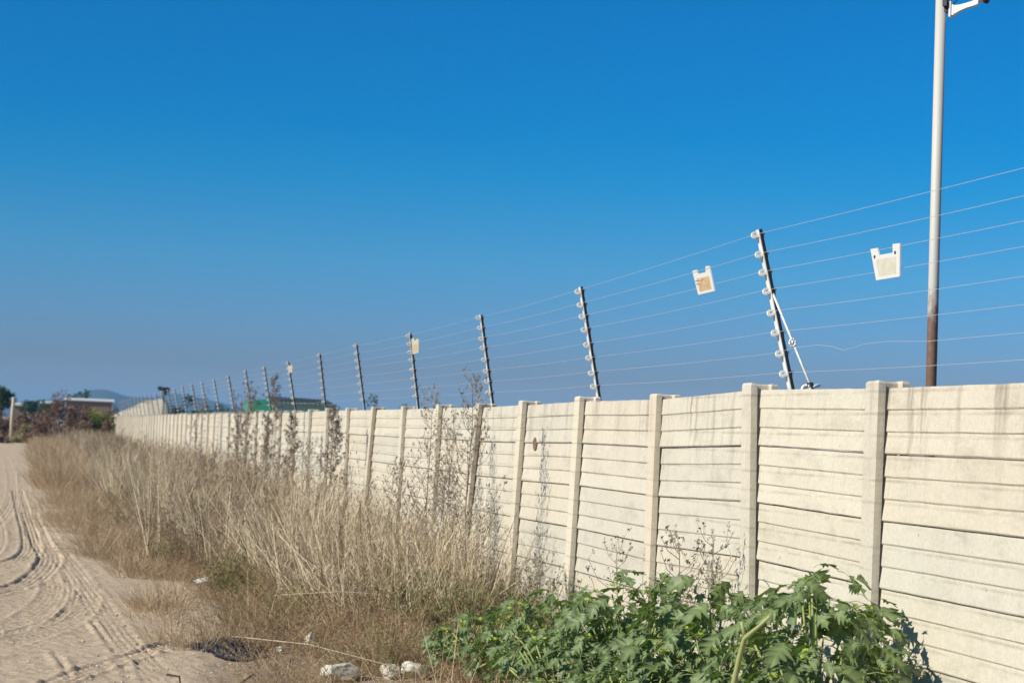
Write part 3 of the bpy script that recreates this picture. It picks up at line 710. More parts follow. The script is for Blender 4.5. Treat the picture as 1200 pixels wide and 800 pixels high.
# dry mats spreading on the road edge in loose patches
P = []; SC = []; RO = []
for (cx, cy, rx_, ry_, n) in [(-2.75, 14.4, 0.35, 0.5, 16), (-2.9, 21, 0.3, 1.2, 22), (-3.3, 26, 0.3, 2, 24), (-2.7, 17.6, 0.4, 0.4, 16), (-3.35, 32, 0.3, 3, 30), (-3.5, 42, 0.3, 5, 50), (-2.6, 12.3, 0.3, 0.3, 10)]:
    for _ in range(n): put(rnd.gauss(cx, rx_*0.6), rnd.gauss(cy, ry_*0.7), rnd.uniform(0.4, 0.9), rnd.uniform(0.3, 0.7), 0.3)
for _ in range(300):
    y = rnd.uniform(18.5, 40); put(Xedge(y) + rnd.uniform(-0.1, 0.75), y, rnd.uniform(0.5, 1.0), rnd.uniform(0.25, 0.65), 0.3)
for _ in range(420):
    y = rnd.uniform(38, 105); put(Xedge(y) + rnd.uniform(-0.25, 0.9), y, rnd.uniform(1, 1.8), rnd.uniform(0.8, 1.9), 0.2)
orange = [tuft_mesh('orange_grass', 70, 0.10, 0.34, 0.25, 0.8, M_orange, 2, 3, 0.0028, 0.05, 0.8) for _ in range(3)]
scatter('orange_dry_grass', orange, P, SC, RO, kind='stuff', label='orange tinted dry grass along the road edge')

P = []; SC = []; RO = []
for _ in range(190):
    y = rnd.uniform(10.4, 13.6); x = rnd.uniform(-2.35, -1.0)
    if clump(x*2, y*1.6, 6.1) < 0.02: continue
    put(x, y, rnd.uniform(0.5, 1.0), rnd.uniform(0.3, 0.8), 0.35)
for _ in range(26): y = rnd.uniform(13.4, 18.0); put(rnd.uniform(-2.3, -1.5), y, rnd.uniform(0.5, 1.0), rnd.uniform(0.4, 1.0), 0.35)
scatter('tangled_weeds', [tuft_mesh('tangled_weed', 34, 0.10, 0.42, 0.20, 0.9, m_, 12, 30, 0.0022, 0.3, 1.0, 0.008) for m_ in (M_lowgrass, M_orange, M_brownweed, M_greenweed, M_lowgrass)], P, SC, RO, kind='stuff', label='tangled low brown and olive weeds at the front of the verge')
green = [tuft_mesh('green_weed', 40, 0.12, 0.42, 0.16, 0.7, M_greenweed, 7, 21, 0.0018, 0.05, 0.5, 0.013) for _ in range(4)]
P = []; SC = []; RO = []
for _ in range(60):
    y = rnd.uniform(11.2, 14.5); x = rnd.uniform(-1.15, -0.1)
    if clump(x, y, 4.2) < -0.1: continue
    put(x, y, rnd.uniform(0.6, 1.1), rnd.uniform(0.7, 1.5), 0.15)
for cx, cy in [(-2.3, 18.8), (-1.9, 16.2), (-2.6, 24), (-2.4, 29), (-2.15, 15.8), (-1.75, 11.0), (-1.5, 10.6), (-2.0, 20.5)]:
    for _ in range(2): put(rnd.gauss(cx, 0.16), rnd.gauss(cy, 0.25), rnd.uniform(0.5, 1.0), rnd.uniform(0.6, 1.3), 0.2)
scatter('green_weeds', green, P, SC, RO, kind='stuff', label='scattered small green weeds among the dry grass')

# gravel and clods on the road
def rock_mesh(name, m, seed, sub=2, rough=0.22, flat=0.7):
    import bmesh
    r = random.Random(seed); bm = bmesh.new(); bmesh.ops.create_icosphere(bm, subdivisions=sub, radius=1.0)
    pl = [(Vector((r.gauss(0, 1), r.gauss(0, 1), r.gauss(0, 1))).normalized(), r.uniform(0.55, 0.85)) for _ in range(9)]
    for v in bm.verts:
        for n_, d in pl:
            k = v.co.dot(n_)
            if k > d: v.co -= n_*(k - d)
        v.co *= 1 + r.uniform(-rough, rough)*0.25
        v.co.z *= flat
    me = bpy.data.meshes.new(name); bm.to_mesh(me); bm.free(); me.materials.append(m)
    me.attributes.new('tint', 'FLOAT', 'POINT'); return me
peb = [rock_mesh('pebble', M_pebble, s, 1) for s in range(4)]
P = []; SC = []; RO = []
for _ in range(2600):
    y = 9.5 + 26*rnd.random()**1.5; x = Xedge(y) + rnd.gauss(-0.35, 0.45)
    if rnd.random() < 0.3: x = rnd.uniform(-6, -2.5)
    s = 0.0035 + 0.012*rnd.random()**4; k = 0.012
    P.append((x, y, k)); SC.append((s, s, s)); RO.append((0, 0, rnd.uniform(0, 6.28)))
scatter('gravel', peb, P, SC, RO, kind='stuff', label='small stones and clods strewn over the dirt road')

# ------------------------------------------------------------------ rocks and litter
def rock(label, px, py, size, seed, m=M_rock, rz=0.0, flat=0.7, nm='rock', sub=3):
    g = onZ(px, py, 0.0); me = rock_mesh(nm, m, seed, sub, 0.22, flat)
    o = link(nm, me, None, (g[0], g[1], size[2]*0.35), label=label, category='rock', group='pale rocks at the edge of the verge')
    o.scale = size; o.rotation_euler = (0, 0, rz); return o
rock('large pale rectangular rock at the bottom edge left of the green leaves', 398, 793, (0.125, 0.11, 0.09), 3, rz=0.3)
rock('pale rock half hidden by green weeds, middle of the three at the bottom', 457, 792, (0.075, 0.07, 0.09), 5, rz=0.9)
rock('pale rock nearest the leafy plants at the bottom', 487, 793, (0.10, 0.08, 0.11), 8, rz=0.1)
rock('small upright white stone under the leaning dry stalks', 363, 757, (0.055, 0.05, 0.085), 11, rz=1.2, flat=0.9)
rock('tiny pale stone at the mat edge right of the black plastic', 330, 762, (0.04, 0.04, 0.03), 15)
rock('pale stone lying on the verge beside the far road', 182/1.0*0+96, 571, (0.12, 0.12, 0.1), 17)
# torn black plastic
g = onZ(265, 760); n = 44; m_ = 26
bx_ = np.linspace(-0.26, 0.26, n); by_ = np.linspace(-0.42, 0.42, m_); BX, BY = np.meshgrid(bx_, by_, indexing='ij')
rr = (BX/0.24)**2 + (BY/0.36)**2
ridge = sum(np.abs(np.sin(BX*a + BY*b + c)) for a, b, c in [(23, 9, 0), (-14, 17, 1), (41, -13, 2), (9, 31, 3), (60, 22, 4)]) / 5
BZ = np.clip(1 - rr, -0.4, 1)*0.03 + (0.62 - ridge)*0.12*np.clip(1.3 - rr, 0, 1) - 0.01
BX2 = BX*(1 + 0.2*np.sin(BY*9)); BY2 = BY*(1 + 0.25*np.sin(BX*17 + 1))
bag = grid_obj('plastic_bag', BX2, BY2, BZ, M_bag, False, label='crumpled torn black plastic bag lying at the road edge', category='litter')
bag.location = (g[0], g[1], 0.015)
# white scrap
g = onZ(243, 688)
mb = MB(); mb.add([(-0.10, 0, 0.01), (0.0, -0.03, 0.04), (0.11, 0.02, 0.005), (0.09, 0.16, 0.02), (0.0, 0.12, 0.06), (-0.12, 0.14, 0.02), (0.01, 0.05, 0.045)], [(0, 1, 6), (1, 2, 6), (2, 3, 6), (3, 4, 6), (4, 5, 6), (5, 0, 6)])
o = mb.obj('paper_scrap', M_scrap, label='small white curled scrap lying on the road edge', category='litter'); o.location = (g[0], g[1], 0.03)
sm_ = o.modifiers.new('thickness', 'SOLIDIFY'); sm_.thickness = 0.003
def cane(label, a, b, za, zb, r=0.004, m=M_cane, nm='fallen_cane'):
    p = onZ(*a, za); q = onZ(*b, zb); mid = (p + q)/2 + np.array([0.03, 0.02, 0.03])
    mb = MB(); mb.tube([p - p, (mid - p), (q - p)], [r, r*0.85, r*0.6], 6)
    o = mb.obj(nm, m, label=label, category='dead stalk'); o.location = p; return o
cane('long bleached cane slanting across the mat above the large rectangular rock', (272, 745), (452, 778), 0.10, 0.12, 0.0035)
cane('thin bleached cane lying level through the bases of the dry stalks', (322, 697), (470, 698), 0.22, 0.30, 0.003)
cane('pale leaning cane sloping down to the right in front of the weeds', (327, 627), (385, 700), 0.65, 0.22, 0.0035)
cane('short dark broken twig at the bottom edge, left of the other', (196, 790), (212, 808), 0.06, 0.01, 0.007, M_twig, 'twig')
cane('dark crooked twig at the bottom edge below the black plastic', (282, 800), (300, 792), 0.02, 0.06, 0.008, M_twig, 'twig')

# ------------------------------------------------------------------ tall dead weeds standing above the grass
def weed(label, px, ytop, q, style, h0=None, dens=1.0, lean=0.0):
    """px, ytop: picture position of the tip; q: distance in front of the wall"""
    tip = onX(px, ytop, -q); H = max(0.4, tip[2]); base = (tip[0], tip[1], 0.0)
    t = thing('tall_weed', label, 'weed', base, 0, 'tall dead weeds in front of the wall')
    st = MB(); hd = MB()
    def ln(z): return Vector((lean*0.3*z*z/H + 0.01*math.sin(z*5), lean*z*z/H + 0.012*math.sin(z*7 + px), z))
    st.tube([ln(H*k/6) for k in range(7)], [0.006, 0.0055, 0.005, 0.0045, 0.004, 0.003, 0.0015], 5, tint=rnd.random())
    def heads(p, n, r, sz, tn=None):
        for _ in range(n):
            c = p + Vector((rnd.gauss(0, r), rnd.gauss(0, r), rnd.gauss(0, r*1.3)))
            v = [c + Vector((rnd.gauss(0, sz), rnd.gauss(0, sz), rnd.gauss(0, sz*1.3))) for _ in range(4)]
            hd.add(v, [(0, 1, 2), (0, 2, 3), (0, 3, 1)], 0, tint=rnd.random() if tn is None else tn)
    if style == 'dense':      # bottle-brush head of many short ascending branches
        nb, z0, sp, nh, sz = int(44*dens), 0.40, 0.17, 9, 0.0065
    elif style == 'brush':    # broom: many near-vertical branches
        nb, z0, sp, nh, sz = int(36*dens), 0.32, 0.20, 9, 0.007
    elif style == 'open':     # airy candelabra with pale tips
        nb, z0, sp, nh, sz = int(52*dens), 0.25, 0.22, 5, 0.0055
    else:                     # thin single spike
        nb, z0, sp, nh, sz = int(34*dens), 0.45, 0.055, 6, 0.0038
    for k in range(nb):
        f = z0 + (1 - z0)*(k + rnd.random())/nb; b = ln(H*f); a = rnd.uniform(0, 6.28)
        taper = (1 - f)*1.0 + 0.22 if style != 'brush' else 0.75
        L = sp * taper * rnd.uniform(0.7, 1.3) * (1.4 if style == 'open' else 1.2)
        up = L * (1.1 if style in ('dense', 'open') else 2.4)
        e = b + Vector((math.cos(a)*L, math.sin(a)*L, up)); mid = b.lerp(e, 0.5) + Vector((math.cos(a)*L*0.15, math.sin(a)*L*0.15, -0.1*L))
        st.tube([b, mid, e], [0.0026, 0.0022, 0.0014], 3, cap=False, tint=rnd.random())
        for j in range(3):
            pp = b.lerp(e, 0.45 + 0.27*j); heads(pp, nh // (2 if style == 'open' else 1), 0.013 if style in ('dense', 'brush') else 0.006, sz)
            if style == 'open' and rnd.random() < 0.7:
                a5 = rnd.uniform(0, 6.28); e2 = pp + Vector((math.cos(a5)*0.03, math.sin(a5)*0.03, 0.05)); st.tube([pp, e2], [0.0012, 0.0008], 3, cap=False, tint=0.8); heads(e2, 4, 0.007, 0.006)
    for k in range(10):       # withered leaves low on the stem
        f = rnd.uniform(0.15, 0.5); b = ln(H*f); a = rnd.uniform(0, 6.28); L = rnd.uniform(0.03, 0.08)
        v = [b, b + Vector((math.cos(a)*L*.5 + .006, math.sin(a)*L*.5, 0.01)), b + Vector((math.cos(a)*L, math.sin(a)*L, -0.03)), b + Vector((math.cos(a)*L*.5 - .006, math.sin(a)*L*.5, 0.0))]
        hd.add(v, [(0, 1, 2, 3)], 0, tint=0.3)
    st.obj('stem', M_deadstem, t); hd.obj('seed_heads', M_palehead if style == 'open' else M_deadhead, t, kind='stuff')
    return t
WEEDS = [
 ('bushy dark brown dead weed standing alone against the wall, thickest of the tall ones', 391, 480, 0.45, 'dense', 1.5, 0.0),
 ('tallest open pale weed, its airy tip above the wall right of the fourth stake', 553, 448, 0.66, 'open', 1.2, 0.05),
 ('open greyish weed with a tip just above the wall top below the fourth stake', 506, 466, 0.6, 'open', 1.0, 0.0),
 ('thin pale open weed just left of the tallest airy one', 530, 492, 0.3, 'open', 0.8, 0.05),
 ('tall brown feathery weed rising over the green roof', 322, 442, 0.5, 'dense', 1.2, 0.0),
 ('broad brown broom shaped weed left of the green roof', 291, 474, 0.5, 'brush', 1.6, 0.03),
 ('narrow brown broom shaped weed close to the broad one, on its left', 281, 483, 0.55, 'brush', 1.0, 0.02),
 ('dark narrow weed between the green roof and the bushy dark brown weed', 343, 487, 0.45, 'dense', 1.1, 0.0),
 ('slender brown weed right under the middle of the green roof', 311, 486, 0.4, 'dense', 0.6, 0.0),
 ('small dark weed leaning near the far third of the wall', 232, 476, 0.5, 'brush', 0.8, 0.05),
 ('low faint weed just right of the bushy dark brown one', 366, 522, 0.5, 'open', 0.7, 0.0),
 ('feathery dark weed with bent top left of the tallest airy one', 471, 545, 0.45, 'open', 0.8, 0.0),
 ('thin weed with forked top directly behind the leafy plants', 799, 640, 0.22, 'open', 0.45, 0.0),
 ('sparse weed with spreading twigs right of the forked one behind the leaves', 838, 632, 0.2, 'open', 0.35, -0.05),
 ('short brown twiggy weed where the leafy plants meet the wall', 632, 668, 0.3, 'open', 0.5, 0.0),
 ('grey weed thicket stem in front of the seventh post from the right', 522, 560, 0.5, 'open', 1.0, 0.05),
 ('small yellow tipped weed rising from the middle leafy plant', 725, 640, 0.25, 'open', 0.22, 0.04),
]
for lb, px, yt, q_, sty, dn, le in WEEDS: weed(lb, px, yt, q_, sty, None, dn, le)

# ------------------------------------------------------------------ leafy thorn-apple plants
def leaf_mesh(seed, m, tooth=0.6, fold=0.22, droop=0.25, wid=0.42):
    r = random.Random(seed); mb = MB(); n = 9; vs = []; tn = []
    for i in range(n + 1):
        t = i / n; env = math.sin(math.pi*min(1, t**0.72))*wid + (0.02 if i else 0)
        if i == n: env = 0.0
        x = t; dz = -droop*t*t + 0.03*math.sin(t*9 + seed)
        vs.append((x, 0, dz)); tn.append(0.9)
        for sgn in (-1, 1):
            k = (1.0 if (i % 2) else tooth) * r.uniform(0.88, 1.12)
            yy = env*k*sgn; sw = 0.13*(k > 0.85)
            zz = dz + fold*abs(yy)*(1 - 0.9*abs(yy)/wid) - 0.10*(abs(yy)/wid)**2 + r.uniform(-.02, .02)
            vs.append((x + sw, yy, zz)); tn.append(0.0)
    fs = []
    for i in range(n):
        a = 3*i; b = a + 3; fs += [(a, b, b+1, a+1), (a, a+2, b+2, b)]
    mb.add(vs, fs, 0, False); mb.t = tn
    b = len(mb.v)                                    # petiole
    mb.tube([(-0.45, 0, -0.14), (-0.2, 0, -0.01), (0.02, 0, 0.0)], [0.014, 0.013, 0.010], 4, 1, False, 0.5)
    return mb.mesh('leaf', [m, M_stemgreen])
LEAF = [leaf_mesh(s, M_leaf, tooth=0.30 + 0.05*s, fold=0.25 + 0.09*s, droop=0.16 + 0.09*s, wid=0.36 + 0.03*(s % 3)) for s in range(5)]
YOUNG = [leaf_mesh(s + 20, M_young, 0.7, 0.5, 0.1, 0.30) for s in range(2)]
def orient(o, fwd, nrm, s):
    f = fwd.normalized(); n_ = (nrm - f*nrm.dot(f)).normalized(); side = n_.cross(f)
    M = Matrix((f, side, n_)).transposed().to_4x4()
    o.rotation_euler = M.to_euler(); o.scale = s
def bush(label, x, y, top, rx_, ry_, n, ny, seed, low=0.0, size=1.0):
    r = random.Random(seed)
    t = thing('thorn_apple_plant', label, 'plant', (x, y, 0), 0, 'leafy green plants at the foot of the wall')
    cz = top*0.48; rz = top - cz
    st = MB(); tips = []
    for k in range(15):
        a = r.uniform(0, 6.28); rr = math.sqrt(r.random()); e = Vector((math.cos(a)*rr*rx_*0.85, math.sin(a)*rr*ry_*0.85, cz + rz*math.sqrt(max(0.05, 1 - rr*rr))*0.8))
        m1 = Vector((e.x*0.35, e.y*0.35, e.z*0.45)); m2 = Vector((e.x*0.75, e.y*0.75, e.z*0.8))
        st.tube([Vector((r.uniform(-.03, .03), r.uniform(-.03, .03), -0.03)), m1, m2, e], [0.011, 0.009, 0.0065, 0.004], 6, tint=r.random())
        tips.append(e)
        e2 = m1 + Vector((r.uniform(-.2, .2), r.uniform(-.2, .2), e.z*0.35)); st.tube([m1, e2], [0.0075, 0.004], 6, tint=r.random())
    st.obj('stem', M_stemgreen, t)
    for i in range(n):
        a = r.uniform(0, 6.28); ph = math.asin(r.uniform(-0.25 if low == 0 else low, 1.0))
        dv = Vector((math.cos(a)*math.cos(ph), math.sin(a)*math.cos(ph), math.sin(ph)))
        lump = 1 + 0.24*math.sin(3*a + seed) * math.cos(2.3*ph + seed) + 0.10*math.sin(7*a + 2*seed)
        rad = (r.uniform(0.86, 1.05) if r.random() < 0.74 else r.uniform(0.4, 0.86)) * lump
        p = Vector((dv.x*rx_*rad, dv.y*ry_*rad, cz + dv.z*rz*min(rad, 1.08)))
        if x + p.x > -0.06: p.x = -0.06 - x - 0.05*r.random()
        if p.z < 0.04: p.z = 0.04 + r.random()*0.1
        fw = Vector((dv.x + r.gauss(0, .5), dv.y + r.gauss(0, .5), -0.15 - 0.5*r.random() + 0.2*dv.z))
        nm = Vector((dv.x*0.6 + r.gauss(0, .6), dv.y*0.6 + r.gauss(0, .6), 0.8))
        s = (0.045 + 0.105*r.random()**1.1) * size
        if x + p.x + fw.normalized().x*s > -0.03: fw.x = -abs(fw.x)
        o = link('leaf', r.choice(LEAF), t, p); orient(o, fw, nm, (s, s, s))
    for i in range(ny):
        if r.random() < 0.6: c = r.choice(tips) + Vector((0, 0, r.uniform(0.02, 0.10)))
        else:
            a = r.uniform(0, 6.28); c = Vector((math.cos(a)*rx_*0.9, math.sin(a)*ry_*0.9, cz + rz*0.3*r.random()))
        c.z = min(c.z, top + 0.03)
        for k in range(5):
            a = r.uniform(0, 6.28); o = link('young_leaf', r.choice(YOUNG), t, c + Vector((r.gauss(0, .012), r.gauss(0, .012), 0)))
            s = r.uniform(0.025, 0.05); orient(o, Vector((math.cos(a), math.sin(a), 0.5)), Vector((-math.cos(a)*.3, -math.sin(a)*.3, 1)), (s, s, s))
    return t
bush('jagged dark green leafy plant nearest the camera, its shadow falling on the wall', -0.44, 7.02, 0.97, 0.36, 0.42, 330, 16, 3, size=1.22)
bush('high mounded leafy plant second from the right in the leafy row', -0.50, 8.05, 0.85, 0.36, 0.42, 260, 15, 5, size=1.12)
_t = bpy.data.objects['thorn_apple_plant.001']
mb = MB(); q = [onX(a, b, -0.93) - np.array([-0.50, 8.05, 0]) for a, b in [(850, 842), (860, 800), (867, 768), (873, 747), (888, 735), (902, 722)]]
mb.tube(q, [0.013, 0.0125, 0.0115, 0.0105, 0.0085, 0.006], 8, tint=0.9); q2 = onX(869, 728, -0.95) - np.array([-0.50, 8.05, 0]); mb.tube([q[3], q2], [0.009, 0.006], 8, tint=0.9)
mb.obj('stem', M_stemgreen, _t)
bush('leafy plant with upright yellow green shoots in the middle of the row', -0.62, 8.95, 0.80, 0.36, 0.46, 260, 18, 8)
bush('wide lower leafy plant left of the middle of the row', -0.80, 9.75, 0.62, 0.40, 0.50, 250, 16, 12, size=0.85)
bush('leftmost low leafy plant, bright green shoots beside the pale rocks', -1.05, 10.35, 0.46, 0.34, 0.42, 200, 22, 17, size=0.8)
bush('low front leafy plant filling the bottom edge of the row', -1.0, 9.0, 0.50, 0.34, 0.50, 230, 6, 21, size=0.9)
bush('small low leafy plant in front of the high mounded one', -0.85, 8.1, 0.50, 0.3, 0.45, 200, 5, 27)

# ------------------------------------------------------------------ background
def crown(mb, c, rx_, ry_, rz, n, sz, seed, tmul=1.0):
    r = random.Random(seed); cl = [(Vector((r.gauss(0, .45), r.gauss(0, .45), r.gauss(0, .45))), r.uniform(0.35, 0.6)) for _ in range(9)]
    for i in range(n):
        cc, cr = r.choice(cl); v = Vector((r.gauss(0, 1), r.gauss(0, 1), r.gauss(0, 1))).normalized()*cr*r.uniform(0.6, 1.05) + cc
        p = Vector((c[0] + v.x*rx_, c[1] + v.y*ry_, c[2] + v.z*rz))
        if p.z < 0.02: continue
        a = Vector((r.gauss(0, 1), r.gauss(0, 1), r.gauss(0, 1))).normalized()*sz; b = Vector((r.gauss(0, 1), r.gauss(0, 1), r.gauss(0, 1))).normalized()*sz
        mb.add([p, p + a, p + a + b*0.7, p + b], [(0, 1, 2, 3)], 0, tint=min(1, r.random()*tmul))
def shrub(label, px, ytop, D, wpx, m, seed, n=700, nm='scrub_bush', cat='bush', sz=0.10, trunk=False, grp='scrub bushes beyond the end of the road'):
    tp = at(px, ytop, D); w = wpx/F_PX*D/2; H = tp[2]
    t = thing(nm, label, cat, (tp[0], tp[1], 0), 0, grp)
    mb = MB(); z0 = H*0.5 if not trunk else H*0.66; rz = H - z0
    crown(mb, (0, 0, z0), w, w, rz, n, sz, seed, 1.0); mb.obj('crown', m, t)
    st = MB(); r = random.Random(seed)
    for k in range(3 if trunk else 7):
        a = r.uniform(0, 6.28); st.tube([(0, 0, -0.1), (math.cos(a)*w*0.2, math.sin(a)*w*0.2, z0*0.6), (math.cos(a)*w*0.6, math.sin(a)*w*0.6, H*0.85)], [0.12 if trunk else 0.03, 0.08 if trunk else 0.02, 0.01], 5)
    st.obj('trunk' if trunk else 'stem', M_trunk, t); return t
shrub('dark tree cut by the left edge of the photo', 1, 448, 150, 34, M_fargreen, 1, 2200, 'tree', 'tree', 0.16, True, 'far trees')
shrub('reddish brown scrub bush at the left edge behind the white pole', 4, 482, 112, 30, M_redscrub, 2, 1500)
shrub('reddish brown scrub bush right of the white pole', 28, 483, 110, 34, M_redscrub, 3, 1500)
shrub('greyish red scrub bush below the low white roofs', 48, 480, 114, 34, M_redscrub, 4, 1500)
shrub('highest rust red scrub bush left of the green shrub', 72, 474, 112, 44, M_redscrub, 5, 2200)
shrub('rust red scrub bush touching the green shrub', 90, 476, 106, 30, M_redscrub, 6, 1500)
shrub('green shrub with yellow tips left of the far end of the wall', 115, 474, 107, 44, M_brightgreen, 7, 2200, 'green_shrub', 'shrub', 0.09)
shrub('low dark olive bush at the foot of the white pole', 20, 505, 100, 36, M_greenweed, 8, 1200)
shrub('low grey brown bush at the road end', 48, 506, 97, 40, M_redscrub, 9, 1200)
shrub('low reddish bush where the verge meets the road end', 128, 495, 104.8, 34, M_redscrub, 10, 1200)
shrub('brown scrub bush between the rust red ones and the green shrub', 106, 474, 111, 30, M_redscrub, 41, 1500)
shrub('brown scrub bush directly left of the far end of the wall', 127, 477, 108, 26, M_redscrub, 42, 1300)
shrub('low brown bush in front of the green shrub', 98, 500, 99, 40, M_redscrub, 18, 1200)
shrub('low pale brown bush at the left edge by the road', -8, 508, 98, 34, M_redscrub, 28, 1200)
shrub('dark green tree behind the left white roof', 44, 468, 260, 34, M_fargreen, 11, 900, 'tree', 'tree', 0.35, True, 'far trees')
shrub('dark rounded tree between the two white roofs', 57, 470, 250, 22, M_fargreen, 12, 800, 'tree', 'tree', 0.35, True, 'far trees')
shrub('ragged dark tree rising behind the long white roof, left one', 86, 462, 430, 12, M_fargreen, 13, 500, 'tree', 'tree', 0.45, True, 'far trees')
shrub('ragged dark tree rising behind the long white roof, right one', 99, 461, 430, 14, M_fargreen, 14, 500, 'tree', 'tree', 0.45, True, 'far trees')
for i, (px, yt, w) in enumerate([(212, 477, 30), (232, 478, 26), (252, 478, 30), (272, 479, 26), (330, 478, 20), (468, 473, 30), (446, 474, 24)]):
    shrub(['dark hedge bush above the wall right of the dark topped post', 'dark hedge bush second from the left above the far wall', 'dark hedge bush middle of the far row above the wall', 'dark hedge bush nearest the green roof on its left', 'dark hedge bush behind the green roof', 'dark low bush above the wall under the fourth stake', 'dark low bush above the wall left of the fourth stake'][i], px, yt, 180, w, M_fargreen, 30 + i, 700, 'hedge_bush', 'bush', 0.22, False, 'dark bushes beyond the wall')

def hut(nm, label, x0, x1, y, ztop, depth, mw, mr, roof_h, cat='building'):
    t = thing(nm, label, cat, (x0, y, 0)); L = x1 - x0
    mb = MB(); mb.box((0, 0, -0.2), (L, depth, ztop - roof_h)); mb.obj('wall', mw, t)
    mb = MB(); e = 0.4; z = ztop - roof_h + 0.004
    mb.add([(-e, -e, z), (L+e, -e, z), (L+e, depth+e, z), (-e, depth+e, z), (-e, depth/2, ztop), (L+e, depth/2, ztop), (-e, -e, z+0.12), (L+e, -e, z+0.12), (L+e, depth+e, z+0.12), (-e, depth+e, z+0.12), (-e, depth/2, ztop+.12), (L+e, depth/2, ztop+.12)],
           [(0, 3, 2, 1), (6, 7, 11, 10), (8, 9, 10, 11), (0, 1, 7, 6), (1, 2, 8, 7), (2, 3, 9, 8), (3, 0, 6, 9), (6, 10, 9), (7, 8, 11)])
    mb.obj('roof', mr, t)
    for k in range(max(1, int(L/3))):
        w = MB(); xx = 0.8 + k*3.0; w.box((xx, -0.06, 1.0), (xx + 1.2, -0.003, 2.1)); w.obj('window', M_glass, t)
    return t
a = at(78, 467, 300); b = at(132, 468, 300); hut('long_shed', 'long low shed with a white roof in front of the hill', a[0], b[0], a[1], a[2] + 0.1, 5, M_wallb, M_roofw, 0.35)
a = at(17, 472, 280); b = at(33, 472, 280); hut('white_house', 'small white roofed house right of the dark tree', a[0], b[0], a[1], a[2], 5, M_wallb, M_roofg, 0.4)
a = at(47, 470, 320); b = at(64, 471, 320); hut('white_house', 'small white roofed house between the dark trees', a[0], b[0], a[1], a[2], 5, M_wallb, M_roofg, 0.5)

# green hall behind the wall
a = at(296, 479, 140); b = at(397, 478, 140); rdg = at(320, 466, 140)[2]; eav = at(345, 471.5, 140)[2]; re = at(397, 470.5, 140)[2]
t = thing('green_hall', 'long green hall with a dark roof showing above the wall', 'building', (a[0], a[1], 0))
L = b[0] - a[0]; gx_ = at(320, 479, 140)[0] - a[0]
mb = MB(); mb.box((0, 0.2, -0.2), (gx_, 6, eav + 0.05)); 
mb.add([(0, 0.2, eav + 0.051), (gx_, 0.2, eav + 0.051), (gx_, 6, eav + 0.051), (0, 6, eav + 0.051), (gx_, 0.2, rdg), (gx_, 6, rdg)], [(0, 1, 4), (3, 5, 2), (0, 4, 5, 3), (1, 2, 5, 4)])
mb.obj('gable_wall', M_green, t)
mb = MB(); mb.box((gx_ + 0.003, 0, -0.2), (L, 6, eav)); mb.obj('side_wall', M_green2, t)
mb = MB(); v = []
for xx, zz in [(gx_ - 0.1, rdg), (L*0.62, rdg - 0.02), (L*0.97, re), (L + 0.25, eav - 0.05)]:
    v += [(xx, -0.25, eav - 0.12 if xx < L else eav - 0.2), (xx, 3.0, zz + 0.15), (xx, 6.2, eav)]
mb.add(v, [(3*i+k, 3*i+3+k, 3*i+4+k, 3*i+1+k) for i in range(3) for k in range(2)] + [(0, 1, 2), (11, 10, 9)])
for k in range(14):
    xx = gx_ + k*(L*0.95 - gx_)/14; mb.tube([(xx, -0.2, eav - 0.06), (xx, 2.9, rdg + 0.16 - 0.3*max(0, xx/L - 0.62))], 0.05, 4)
mb.obj('roof', M_roofd, t)

# spoil mound behind the far end of the wall
n = 60; mx_ = np.linspace(-4.2, 3.0, n); my_ = np.linspace(-5, 6, 50); MX_, MY_ = np.meshgrid(mx_, my_, indexing='ij')
top = np.interp(mx_, [-4.2, -3.3, -2.9, -0.6, 0.4, 0.7, 1.2, 3.0], [0, 0, 1.85, 2.95, 3.15, 3.0, 2.0, 0.0])
MZ_ = top[:, None] * np.clip(1 - (np.abs(MY_)/5.6)**2.2, 0, 1) + 0.06*vnoise(MX_, MY_, 3, 22) + 0.03*vnoise(MX_, MY_, 9, 23) - 0.12
c = at(185, 462, 116)
mo = grid_obj('spoil_mound', MX_, MY_, MZ_, M_mound, True, label='pale earth mound rising behind the far end of the wall', category='mound'); mo.location = (c[0], c[1] + 2, 0)
P = []; SC = []; RO = []
for _ in range(26): gq = rnd.uniform(-1.7, 0.1); P.append((c[0] + gq, c[1] + 2 + rnd.uniform(-1.6, 1.0), float(np.interp(gq, [-2.9, -0.6, 0.4], [1.85, 2.95, 3.15])) - 0.25)); SC.append((0.8, 0.8, 0.6)); RO.append((0, 0, rnd.uniform(0, 6)))
scatter('mound_grass', low, P, SC, RO, kind='stuff', label='brown grass growing on the crest of the mound')
# post with a dark rounded head
c = at(191, 476, 108); hz = at(191, 456, 108)[2]
t = thing('dark_topped_post', 'thin post with a dark round head standing by the mound', 'post', (c[0], c[1], 0))
mb = MB(); mb.tube([(0, 0, -0.1), (0.02, 0, hz - 0.2)], [0.06, 0.04], 8); mb.obj('shaft', M_trunk, t)
mb = MB(); crown(mb, (0, 0, hz), 0.30, 0.28, 0.26, 260, 0.09, 77); mb.obj('head', M_black, t)
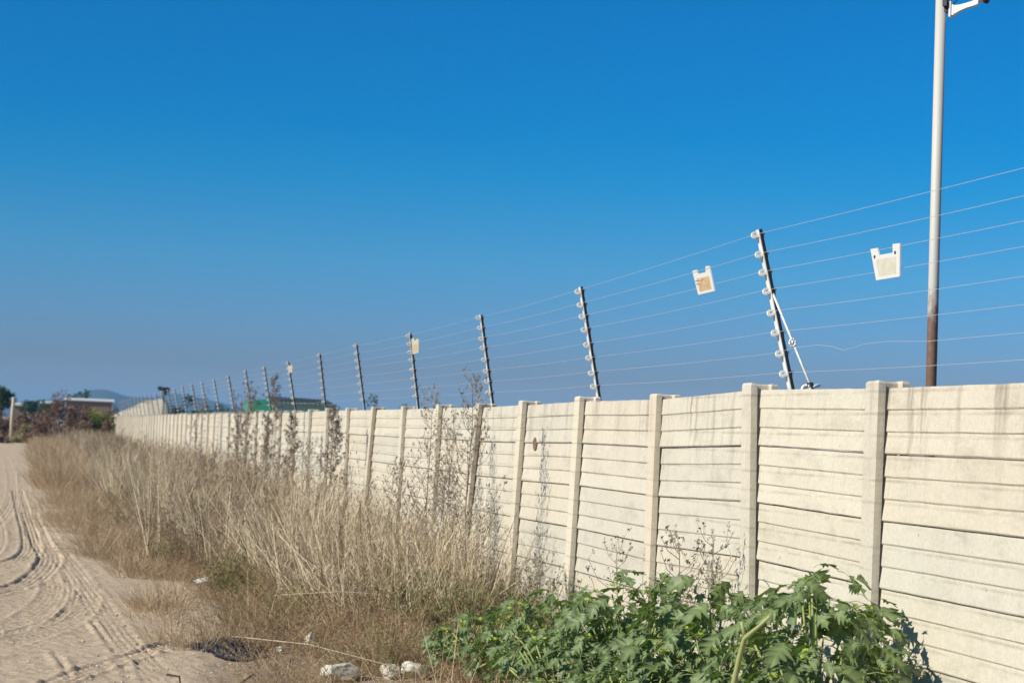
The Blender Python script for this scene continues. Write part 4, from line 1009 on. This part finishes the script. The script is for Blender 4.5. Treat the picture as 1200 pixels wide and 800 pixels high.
# white pole at the road end
c = at(13, 508, 104); ht = at(13, 466, 104)[2]
t = thing('white_pole', 'short white pole standing in the scrub at the road end', 'pole', (c[0], c[1], 0))
mb = MB(); mb.tube([(0, 0, -0.2), (0, 0, 1.5), (0.03, 0, ht)], [0.10, 0.095, 0.085], 12); mb.obj('shaft', M_cane, t)
mb = MB(); mb.tube([(0.03, 0, ht), (0.03, 0, ht + 0.03), (0.03, 0, ht + 0.05)], [0.11, 0.11, 0.05], 12); mb.obj('cap', M_galv, t)

# hills
def hill(nm, D, prof, depth, seed):
    xs = []; hs = []
    for px, py in prof:
        p = at(px, py, D); xs.append(p[0]); hs.append(p[2])
    X = np.linspace(min(xs), max(xs), 90); Yd = np.linspace(-depth, depth, 30)
    H = np.interp(X, xs, hs); k = np.ones(7)/7; H = np.convolve(np.pad(H, 3, mode='edge'), k, 'valid')
    GX, GY = np.meshgrid(X, Yd, indexing='ij')
    GZ = H[:, None]*np.clip(np.cos(GY/depth*math.pi/2), 0, 1)**1.3 + 1.5*vnoise(GX, GY, 0.03, seed)*np.cos(GY/depth*math.pi/2) - 3
    y0 = at(prof[0][0], 480, D)[1]
    grid_obj(nm, GX, GY + y0, GZ, M_hill, True, kind='structure')
hill('hill', 3000, [(-60, 486), (0, 478), (45, 468), (75, 464), (95, 458), (115, 453), (132, 455), (150, 464), (175, 462), (200, 470), (250, 484), (300, 492)], 500, 3)
hill('hill', 3300, [(120, 486), (170, 468), (200, 457), (225, 461), (250, 467), (290, 476), (340, 482), (420, 490), (500, 497)], 500, 5)
hill('hill', 3800, [(-400, 492), (-200, 480), (-60, 474), (30, 468), (70, 463), (100, 466), (160, 480), (220, 488)], 500, 9)

# air: pale haze that fades the hills
HAZE = 0.00022
mb = MB(); mb.box((-2600, -200, -8), (2600, 5000, 72))
hz_o = mb.obj('haze', [], kind='stuff')
mh = bpy.data.materials.new('haze'); mh.use_nodes = True; t = mh.node_tree; t.nodes.clear()
pv = t.nodes.new('ShaderNodeVolumePrincipled'); mo_ = t.nodes.new('ShaderNodeOutputMaterial')
pv.inputs['Density'].default_value = HAZE; pv.inputs['Color'].default_value = (0.33, 0.66, 1.0, 1); pv.inputs['Anisotropy'].default_value = 0.0
t.links.new(pv.outputs[0], mo_.inputs['Volume']); hz_o.data.materials.append(mh)
